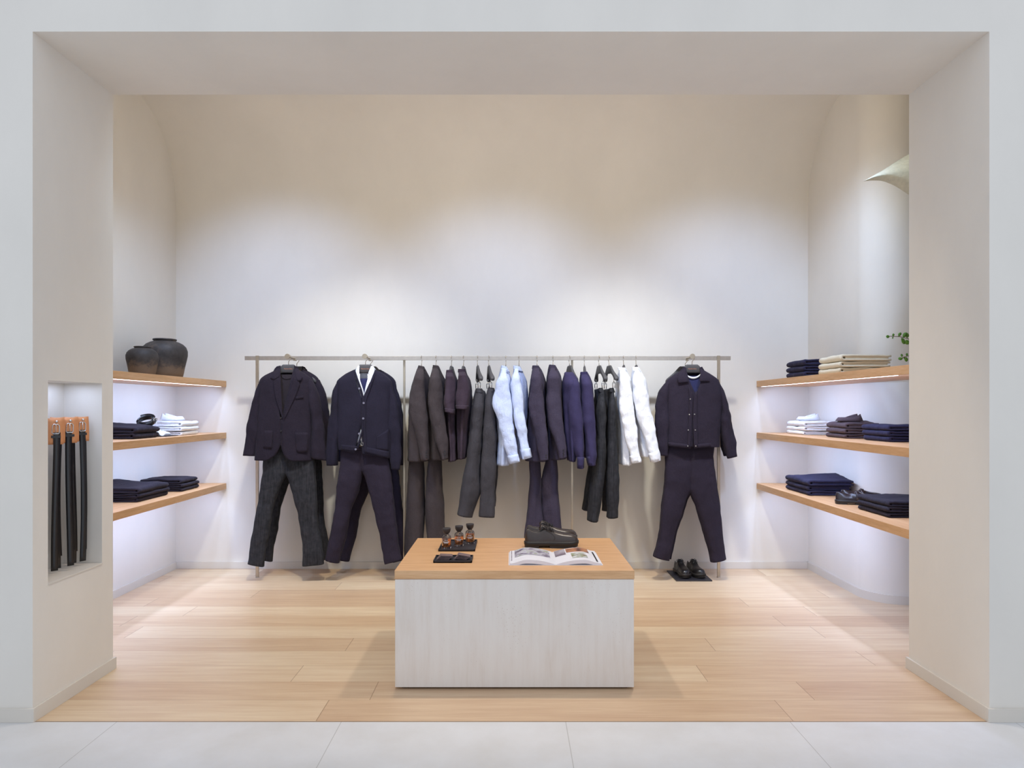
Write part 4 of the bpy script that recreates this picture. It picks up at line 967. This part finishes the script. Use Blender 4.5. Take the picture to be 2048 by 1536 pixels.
# open book
bk = empty('open_book', (.226, 3.60, tz), 'large illustrated book lying open on the table', 'book')
Wp, Dp = .235, .30; y0b, y1b = 3.444, 3.744
def pz(u, top):           # u 0 spine .. 1 fore edge
    u = max(u, 0)
    bulge = .026*(math.sin(min(1, u/.62)*math.pi/2)**.8 if u < .62 else .5*(1+math.cos((u-.62)/.38*math.pi))*.72+.28)
    return bulge if top else max(0, bulge-.017*min(1, u*9)-.0)*.75
for sgn, nm in ((-1, 'left_pages'), (1, 'right_pages')):
    n = 26; V, Fc = [], []
    for i in range(n):
        u = i/(n-1); fan = .012*u if sgn < 0 else .0
        for y in (y0b, y1b):
            x = .226+sgn*u*Wp
            zt_ = pz(u, True)+.002; zb_ = min(pz(u, False)+.0015, zt_-.0006)
            V += [Vector((x, y, tz+zb_)), Vector((x-sgn*.004*u, y, tz+zt_))]
    for i in range(n-1):
        a = i*4; b = a+4
        Fc += [[a, a+1, b+1, b], [a+2, b+2, b+3, a+3], [a+1, a+3, b+3, b+1], [a, b, b+2, a+2]]
    Fc += [[0, 2, 3, 1], [(n-1)*4+k for k in (0, 1, 3, 2)]]
    o = mesh('page_block', V, Fc, PAPER, bk, True, True); o.data.set_sharp_from_angle(angle=R(40))
v, f = boxes([(.226-Wp-.003, .226+Wp+.003, y0b-.002, y1b+.002, tz, tz+.0014)]); mesh('cover', v, f, PAPER, bk, False, True)
def pic(x0, x1, ya, yb, mat, lift=.0008):
    n = 14; V, Fc = [], []
    for i in range(n):
        x = lerp(x0, x1, i/(n-1)); u = abs(x-.226)/Wp
        for y in (ya, yb): V.append(Vector((x, y, tz+pz(u, True)+.002+lift)))
        if i: Fc.append([2*i-2, 2*i, 2*i+1, 2*i-1])
    mesh('printed_photo', V, Fc, mat, bk, True, True)
def photo_mat(name, cols, s):
    m, N, L, b = new_mat(name); v = coords(N, L, (1, 1, 1)); t = N.new('ShaderNodeTexVoronoi'); t.inputs['Scale'].default_value = s; L.new(v, t.inputs['Vector'])
    nz = ntex(N, L, v, s*.8, 3)
    L.new(ramp(N, L, nz, [(.3+.4*i/(len(cols)-1), srgb(*c)) for i, c in enumerate(cols)]), b.inputs['Base Color']); b.inputs['Roughness'].default_value = .35; return m
PH1 = photo_mat('room_photograph', [(96, 84, 100), (150, 142, 160), (206, 206, 216), (150, 160, 120)], 34)
PH2 = photo_mat('grey_photograph', [(98, 84, 98), (150, 138, 150), (200, 196, 206)], 12)
PH3 = photo_mat('warm_photograph', [(80, 62, 66), (190, 130, 92), (214, 170, 130)], 26)
PH4 = photo_mat('furniture_photograph', [(226, 226, 234), (210, 210, 216), (150, 160, 120), (120, 60, 54)], 40)
pic(.02, .205, 3.56, 3.735, PH1); pic(.234, .29, 3.60, 3.742, PH2); pic(.295, .415, 3.64, 3.735, PH3); pic(.315, .395, 3.50, 3.61, PH4)
pic(.436, .444, 3.47, 3.70, LACE); pic(.001, .006, 3.50, 3.735, PH2)

# ------------------------------------------------------------------ pots on the top left shelf
def pot(loc, r_, h, label):
    rt = empty('clay_pot', loc, label, 'pot', 'old dark clay pots')
    P = [(0, 0), (.74, 0), (.78, .02), (.83, .14), (.89, .30), (.95, .46), (.99, .58), (.995, .69), (.93, .79), (.80, .865), (.63, .915), (.51, .935), (.475, .945), (.49, .955), (.52, .965), (.53, .985), (.51, 1.0), (.44, 1.0), (.42, .98), (.42, .93), (.6, .88), (.85, .7), (.6, .1), (0, .05)]
    Q = [(p[0]*r_, p[1]*h) for p in P]
    v, f = lathe_vf(Q, 56)
    v = [p+Vector((p.x, p.y, 0))*.02*noise.noise(p*14+Vector(loc)) for p in v]
    mesh('body', v, f, CLAY, rt, True)
    return rt
pot((-2.655, 5.235, ZS[0]), .161, .298, 'large dark weathered clay pot behind the smaller one')
pot((-2.665, 4.935, ZS[0]), .107, .214, 'small dark weathered clay pot in front of the large one')

# ------------------------------------------------------------------ folded clothes
def folded(name, label, cat, group, x0, x1, y0, y1, z, h, side, mat, seed, hump=0, collar=False, slit=.34, sleeve_edge=False):
    """side=+1: the rolled fold looks towards +x; -1 towards -x"""
    rnd = random.Random(seed); rt = empty(name, ((x0+x1)/2, (y0+y1)/2, z), label, cat, group)
    Wd = x1-x0; n = 12; prof_o, prof_i = [], []; c = h*(1-slit)/2
    for i in range(n): u = lerp(Wd, h/2, i/(n-1)); prof_o.append((u, 0)); prof_i.append((u, c))
    for k in range(1, 9):
        a = -math.pi/2-math.pi*k/9; prof_o.append((h/2+h/2*math.cos(a), h/2+h/2*math.sin(a))); q = h/2-c; prof_i.append((h/2+q*math.cos(a)*.8, h/2+q*math.sin(a)))
    for i in range(n): u = lerp(h/2, Wd, i/(n-1)); prof_o.append((u, h)); prof_i.append((u, h-c))
    M_ = len(prof_o); my = 18; V, Fc = [], []; off = Vector((seed*2.3, seed*.7, 0))
    for k in range(my):
        t = k/(my-1); y = lerp(y0, y1, t); e = min(t, 1-t); pinch = 1-.12*max(0, 1-e/.06)**2
        for pr in (prof_o, prof_i):
            for (u, zz) in pr:
                x = (x1-u) if side > 0 else (x0+u)
                q = noise.noise(Vector((x*9, y*9, seed))+off); q2 = noise.noise(Vector((x*25, y*25, seed*3)))
                z2 = h/2+(zz-h/2)*pinch
                z2 += (zz/h)*(.007*q+.003*q2)+hump*(zz/h)*math.exp(-((t-.62)/.25)**2)*(.3+.7*u/Wd)
                yy = y+.006*q*(1 if k in (0, my-1) else .3)+(.004*noise.noise(Vector((u*30, zz*60, seed))) if k in (0, my-1) else 0)
                V.append(Vector((x+.004*q2*(-side), yy, z+max(z2, .0003))))
    S = 2*M_
    for k in range(my-1):
        for i in range(M_-1):
            a = k*S+i; b = a+S; Fc.append([a, a+1, b+1, b]); a += M_; b += M_; Fc.append([a, b, b+1, a+1])
        for i in (0, M_-1): a = k*S+i; Fc.append([a, a+M_, a+M_+S, a+S])
    for k in (0, my-1):
        for i in range(M_-1): a = k*S+i; Fc.append([a, a+1, a+1+M_, a+M_])
    mesh('folded_cloth', V, Fc, mat, rt, True, True)
    # inner layer showing in the slit
    v, f = boxes([(x0+(h*.8 if side < 0 else .012), x1-(h*.8 if side > 0 else .012), y0+.006, y1-.006, z+c*1.0, z+h-c)])
    mesh('inner_fold', v, f, mat, rt, False, True)
    if collar:
        cx, cy = (x0+x1)/2+side*.02, y0+(y1-y0)*.5; ps = []
        V, Fc = [], []; kk = 15
        for i in range(kk):
            a = math.pi*(.12+1.76*i/(kk-1)); rx, ry = .075, .06
            for q, (zz, ex) in enumerate(((.0, 1.0), (.026+.028*max(0, math.cos(a)), .92), (.030+.028*max(0, math.cos(a)), .98), (.012, 1.22))):
                V.append(Vector((cx-side*rx*ex*math.cos(a)*1.0, cy+ry*ex*math.sin(a), z+h+zz-.004+(.010 if q < 3 else .004))))
            if i:
                for q in range(3): Fc.append([(i-1)*4+q, (i-1)*4+q+1, i*4+q+1, i*4+q])
        mesh('collar', V, Fc, mat, rt, True, True, solid=.003)
        button_v, bf = lathe_vf([(0, 0), (.005, 0), (.005, .002), (0, .002)], 12, (cx+side*.07, cy, z+h+.004)); mesh('button', button_v, bf, PRINTW, rt, True, True)
    return rt
def stack(name, what, where, cat, group, x0, x1, y0, y1, z, hs, side, mat, seed, hump=0, collar=False, **kw):
    pos = ['bottom', 'middle', 'top'] if len(hs) == 3 else ['bottom', 'top']
    for i, h in enumerate(hs):
        rnd = random.Random(seed+i); j = lambda a: rnd.uniform(-a, a)
        folded(name, '%s, %s of the stack %s' % (what, pos[i], where), cat, group, x0+j(.006), x1+j(.008), y0+j(.008), y1+j(.008), z+.0004, h-.0015, side, mat, seed+i, hump if i == len(hs)-1 else hump*.35*i, collar and i == len(hs)-1, **kw)
        z += h
stack('folded_shirt', 'white folded shirt', 'at far end of middle left shelf', 'shirt', 'white folded shirts on the left', -2.83, -2.50, 5.19, 5.46, ZS[1], (.034, .034, .040), 1, WHITE, 101, collar=True)
stack('folded_trousers', 'dark folded trousers', 'nearest on bottom left shelf', 'trousers', 'dark folded trousers, near left stack', -2.85, -2.535, 4.64, 5.06, ZS[2], (.030, .030, .038), 1, BLACKNAVY, 111, hump=.035)
stack('folded_sweater', 'dark folded sweater', 'at far end of bottom left shelf', 'sweater', 'dark folded sweaters, far left stack', -2.84, -2.525, 5.24, 5.52, ZS[2], (.030, .030, .036), 1, BLACKNAVY, 121)
stack('folded_sweater', 'navy folded sweater', 'at far end of top right shelf', 'sweater', 'navy folded sweaters, top right shelf', 2.17, 2.47, 5.06, 5.38, ZS[0], (.043, .043, .046), -1, FOLDNAVY, 131, slit=.2)
stack('folded_sweater', 'cream folded sweater', 'on top right shelf', 'sweater', 'cream folded sweaters, top right shelf', 2.185, 2.52, 4.545, 4.86, ZS[0], (.041, .041, .046), -1, CREAM, 141)
stack('folded_shirt', 'white folded shirt', 'at far end of middle right shelf', 'shirt', 'white folded shirts on the right', 2.265, 2.53, 5.30, 5.62, ZS[1], (.032, .034, .040), -1, WHITE, 151, collar=True)
stack('folded_shirt', 'brown folded shirt', 'on middle right shelf', 'shirt', 'brown folded shirts', 2.30, 2.535, 4.70, 4.98, ZS[1], (.034, .034, .040), -1, BROWN, 161, hump=.012, collar=True)
stack('folded_sweater', 'navy folded sweater', 'nearest on middle right shelf', 'sweater', 'navy folded sweaters, middle right shelf', 2.325, 2.54, 4.20, 4.52, ZS[1], (.036, .034, .036), -1, FOLDNAVY, 171, slit=.2)
stack('folded_trousers', 'navy folded trousers', 'at far end of bottom right shelf', 'trousers', 'navy folded trousers, bottom right shelf', 2.18, 2.50, 5.0, 5.42, ZS[2], (.036, .036, .042), -1, FOLDNAVY, 181, hump=.03)
stack('folded_trousers', 'dark plum folded trousers', 'nearest on bottom right shelf', 'trousers', 'dark plum folded trousers', 2.205, 2.52, 3.99, 4.34, ZS[2], (.032, .032, .034), -1, BLACKNAVY, 191)

# dark cardigan, coiled belt, cloth and thin tray on the middle left shelf
stack('folded_cardigan', 'dark folded cardigan', 'beside the pillar on middle left shelf', 'cardigan', 'dark folded cardigans', -2.80, -2.53, 4.60, 4.92, ZS[1], (.040, .042), 1, BLACKNAVY, 201, hump=.03)
cb = empty('coiled_belt', (-2.63, 4.86, ZS[1]+.085), 'black leather belt coiled on the dark folded cardigan', 'belt')
V, Fc = [], []; n = 90
for i in range(n):
    a = 2*math.pi*2.4*i/(n-1); rr_ = .045+.022*i/(n-1); c = Vector((-2.62+rr_*math.cos(a), 4.90+rr_*.8*math.sin(a), ZS[1]+.118-.5*rr_*math.sin(a)*-1+.006*math.sin(a*.5)))
    V += [c+Vector((0, .008, -.014)), c+Vector((0, -.008, .014))]
    if i: Fc.append([2*i-2, 2*i-1, 2*i+1, 2*i])
mesh('strap', V, Fc, BLEATH, cb, True, True, solid=.003)
v, f = tube_vf([Vector((-2.553, 4.90, ZS[1]+.118))+Vector(p) for p in ((0, -.02, -.018), (0, .02, -.018), (0, .02, .018), (0, -.02, .018))], .0025, 8, True)
mesh('buckle', v, f, CHROME, cb, True, True)
box('thin_tray', (-2.73, -2.52, 4.98, 5.17, ZS[1], ZS[1]+.006), TRAY, None, .001)
tag(bpy.data.objects['thin_tray'], 'thin black tray in front of the white shirts on left shelf', 'tray')
V, Fc = [], []; n = 22
for j in range(n):
    for i in range(n):
        u, v_ = i/(n-1)*2-1, j/(n-1)*2-1; q = max(0, 1-(u*u+v_*v_)*.6)
        z = .008+.045*q**.6*(.7+.5*noise.noise(Vector((u*2.6, v_*2.6, 3))))+.008*noise.noise(Vector((u*7, v_*7, 1)))
        V.append(Vector((-2.63+u*.075, 5.075+v_*.07, ZS[1]+max(z, .0075))))
for j in range(n-1):
    for i in range(n-1): Fc.append([j*n+i, j*n+i+1, (j+1)*n+i+1, (j+1)*n+i])
k0 = len(V); V += [Vector((p.x, p.y, ZS[1]+.0065)) for p in V[:k0]]
Fc += [[a+k0 for a in q][::-1] for q in Fc[:]]
for i in range(n-1):
    for a, b in ((i, i+1), ((n-1)*n+i+1, (n-1)*n+i), ((i+1)*n, i*n), (i*n+n-1, (i+1)*n+n-1)): Fc.append([a, a+k0, b+k0, b])
o = mesh('crumpled_cloth', V, Fc, WHITE, None, True, True); tag(o, 'small crumpled white cloth on the thin black tray', 'cloth')

# ------------------------------------------------------------------ belts in the niche
bel = []
def belt(d, dz, label, lean, front):
    x = -2.178+front
    rt = empty('hanging_belt', (x, d, .60), label, 'belt', 'belts on tan leather cards in the niche')
    z1 = 1.333+dz; hw_, hh_ = .052, .125
    # the card faces the camera side of the niche, turned a little towards the room
    cy_, sy_ = math.cos(R(-52+lean)), math.sin(R(-52+lean))
    ax = Vector((cy_*1, sy_*-1*-1, 0)); ax = Vector((math.cos(R(50+lean)), math.sin(R(50+lean)), 0)); nrm = Vector((math.sin(R(50+lean)), -math.cos(R(50+lean)), 0))
    def P(u, z, o_=0): return Vector((x, d, 0))+ax*u+nrm*o_+Vector((0, 0, z))
    V, Fc = [], []; nz_ = 8
    segs = [(0, -.034), (.05, -.046), (.1, -.049), (1, 0)]
    for i in range(nz_):
        t = i/(nz_-1); z = z1-hh_*t; hw2 = .031+.003*t; sag = .004*math.sin(math.pi*t)
        for u in (-hw2, -hw2*.3, hw2*.3, hw2): V.append(P(u, z-(.003*(1-(u/hw2)**2) if i == 0 else 0), sag))
        if i:
            for j in range(3): Fc.append([(i-1)*4+j, (i-1)*4+j+1, i*4+j+1, i*4+j])
    mesh('leather_card', V, Fc, TAN, rt, True, True, solid=.003)
    pin = P(.004, z1-.016, .004); v, f = lathe_vf([(0, 0), (.0055, 0), (.0055, .004), (.003, .006), (0, .006)], 14)
    v = [pin+nrm*p.z+ax*p.x+Vector((0, 0, p.y)) for p in v]; mesh('stud', v, f, CHROME, rt, True, True)
    zc = z1-.052; v, f = tube_vf([P(u, z, .007) for u, z in ((-.014, zc+.018), (-.009, zc+.023), (.009, zc+.023), (.015, zc+.015), (.015, zc-.015), (.012, zc-.022), (-.012, zc-.022), (-.016, zc-.015))], .0024, 8, True)
    v2, f2 = tube_vf([P(0, zc+.022, .009), P(0, zc-.02, .009)], .0018, 6); v, f = merge([(v, f), (v2, f2)]); mesh('buckle', v, f, CHROME, rt, True, True)
    ps = []
    for u0, o_, ln in ((0, .006, .66), (.010, -.007, .60)):
        V, Fc = [], []
        za = zc-.016; zb2 = .605 if o_ > 0 else .66; m = 30
        for i in range(m):
            t = i/(m-1); z = lerp(za, zb2, t); wob = .006*math.sin(t*3+d*20); hw2 = .0145
            for q in (-1, 1): V.append(P(u0+wob+q*hw2, z, o_*(1+.8*math.sin(t*math.pi))))
            if i: Fc.append([2*i-2, 2*i-1, 2*i+1, 2*i])
        ps.append((V, Fc))
    v, f = merge(ps); mesh('strap', v, f, BLEATH, rt, True, True, solid=.0035)
    V, Fc = boxes([(-.019, .019, -.003, .012, zc-.042, zc-.030)])
    mesh('keeper_loop', [P(p[0], p[2], p[1]) for p in V], Fc, BLEATH, rt, False, True)
    # wall hook carrying the card
    hk = mesh('wall_hook', *tube_vf([(NX+.001, d+.03, z1-.012), tuple(P(.004, z1-.012, -.003))], .003, 8), CHROME, None, True, True)
    tag(hk, 'small metal wall hook holding the %s' % label.replace('black belt on tan card, ', 'belt card '), 'hook', 'hooks in the belt niche')
for bd_, dz, nm, lean, fr in ((3.248, -.004, 'leftmost', 0, .010), (3.295, .001, 'second from left', 5, -.012), (3.347, -.002, 'middle', 2, .012), (3.397, .001, 'second from right', 4, -.010), (3.448, .002, 'rightmost', 7, .010)):
    belt(bd_, dz, 'black belt on tan card, %s of the five' % nm, lean, fr)

# ------------------------------------------------------------------ vase with sprigs, and the pale hanging leaf form beyond the right pillar
vs = empty('branch_vase', (2.47, 3.93, ZS[0]), 'leafy green sprigs reaching past the right pillar above the top shelf', 'plant')
v, f = lathe_vf([(0, 0), (.045, 0), (.06, .03), (.062, .07), (.04, .11), (.022, .13), (.026, .15), (.020, .15), (.016, .13), (.03, .1), (0, .02)], 30)
mesh('vase', v, f, CLAY, vs)
rn = random.Random(4)
def sprig(pts, leaves):
    base = ORG[vs.name]; P = [Vector(p)-base for p in pts]
    v, f = tube_vf(P, .0018, 6); st_ = mesh('stem', v, f, TWIG, vs)
    V, Fc = [], []
    for (c, dirx, dz, s) in leaves:
        c = Vector(c)-base; t = Vector((dirx, rn.uniform(-.4, .4), dz)).normalized(); u = t.cross(Vector((rn.uniform(-.3, .3), -1, rn.uniform(-.3, .5)))).normalized(); nn = t.cross(u)
        k = len(V); pr = ((0, 0), (.18, .2), (.45, .36), (.75, .32), (.95, .12), (1, 0))
        for a, b in pr:
            for q in (-1, 0, 1): V.append(c+t*a*s+u*b*q*s+nn*(.06*s*(abs(q))))
        for i in range(5):
            for q in range(2): Fc.append([k+i*3+q, k+i*3+q+1, k+i*3+q+4, k+i*3+q+3])
    mesh('leaves', V, Fc, LEAF, vs, True, solid=.0006)
D = 3.95
def wp(px, py, d=D): return tuple(W(px, py, d))
V0 = (2.47, 3.93, ZS[0]+.14)
sprig([V0, wp(1850, 700, 4.0), wp(1832, 686), wp(1815, 677), wp(1800, 673.5), wp(1780, 672.5)],
      [(wp(1780, 673), -1, -.05, .026), (wp(1787, 673), -.2, .9, .018), (wp(1786, 673), .1, -.9, .014), (wp(1797, 673), .4, .8, .026), (wp(1806, 675), .5, .8, .034), (wp(1803, 676), .9, -.9, .046), (wp(1812, 680), .5, -.6, .034), (wp(1814, 676), .2, .8, .030), (wp(1822, 682), .5, .8, .03), (wp(1826, 686), .5, -.7, .03)])
sprig([V0, wp(1850, 715, 4.0), wp(1830, 712), wp(1815, 712), wp(1803, 716)],
      [(wp(1806, 716), -1, -.2, .028), (wp(1804, 714), .1, 1, .02), (wp(1808, 713), .5, -.7, .02), (wp(1813, 712), .5, .9, .02), (wp(1812, 714), .2, -.9, .028), (wp(1820, 713), .6, .8, .028)])
sprig([V0, (2.50, 3.90, ZS[0]+.30), (2.52, 3.88, ZS[0]+.42)], [((2.50, 3.90, ZS[0]+.30), .5, .6, .03), ((2.51, 3.89, ZS[0]+.36), -.5, .6, .03), ((2.52, 3.88, ZS[0]+.42), .3, .9, .03)])

PL = fabric('pale_paper_fibre', (226, 222, 200), .08, s=26, streak=60, bstr=.5)
D = 4.30
def crv(P, n): return catmull(P, n)
top_ = crv([(1727, 362.5), (1745, 352), (1765, 341), (1790, 325), (1818, 308), (1860, 290), (1920, 285)], 26)
mid_ = crv([(1727, 362.5), (1745, 355), (1765, 350), (1790, 347), (1818, 345), (1860, 346), (1920, 350)], 26)
bot_ = crv([(1727, 362.8), (1745, 361), (1765, 362), (1790, 372), (1818, 390), (1860, 420), (1920, 450)], 26)
V, Fc = [], []
for i in range(26):
    t = i/25; q = t**.7
    rowp = [(top_[i], .04*q+.10*q), (((top_[i][0]+mid_[i][0])/2, (top_[i][1]+mid_[i][1])/2), .01*q), (mid_[i], -.10*q), (((mid_[i][0]+bot_[i][0])/2, (mid_[i][1]+bot_[i][1])/2), -.03*q), (bot_[i], .06*q), (((top_[i][0]+bot_[i][0])/2, (top_[i][1]+bot_[i][1])/2), .22*q)]
    for (p, dd) in rowp: V.append(W(p[0], p[1], D+dd))
for i in range(25):
    for j in range(6): Fc.append([i*6+j, i*6+(j+1) % 6, (i+1)*6+(j+1) % 6, (i+1)*6+j])
Fc.append([25*6+j for j in range(6)])
pc = W(1880, 290, D+.1)
pl_ = empty('pendant_lamp', (pc.x, pc.y, 3.82), 'pale pointed fibre pendant jutting out above the right shelves', 'lamp')
mesh('lamp_shade', V, Fc, PL, pl_, True, True)
v, f = tube_vf([(pc.x, pc.y, 3.82), (pc.x, pc.y, pc.z-.05)], .003, 8); mesh('cord', v, f, BRASSY, pl_, True, True)
v, f = lathe_vf([(0, 3.79), (.05, 3.79), (.05, 3.82), (0, 3.82)], 20, (pc.x, pc.y, 0)); mesh('ceiling_rose', v, f, BRASSY, pl_, True, True)
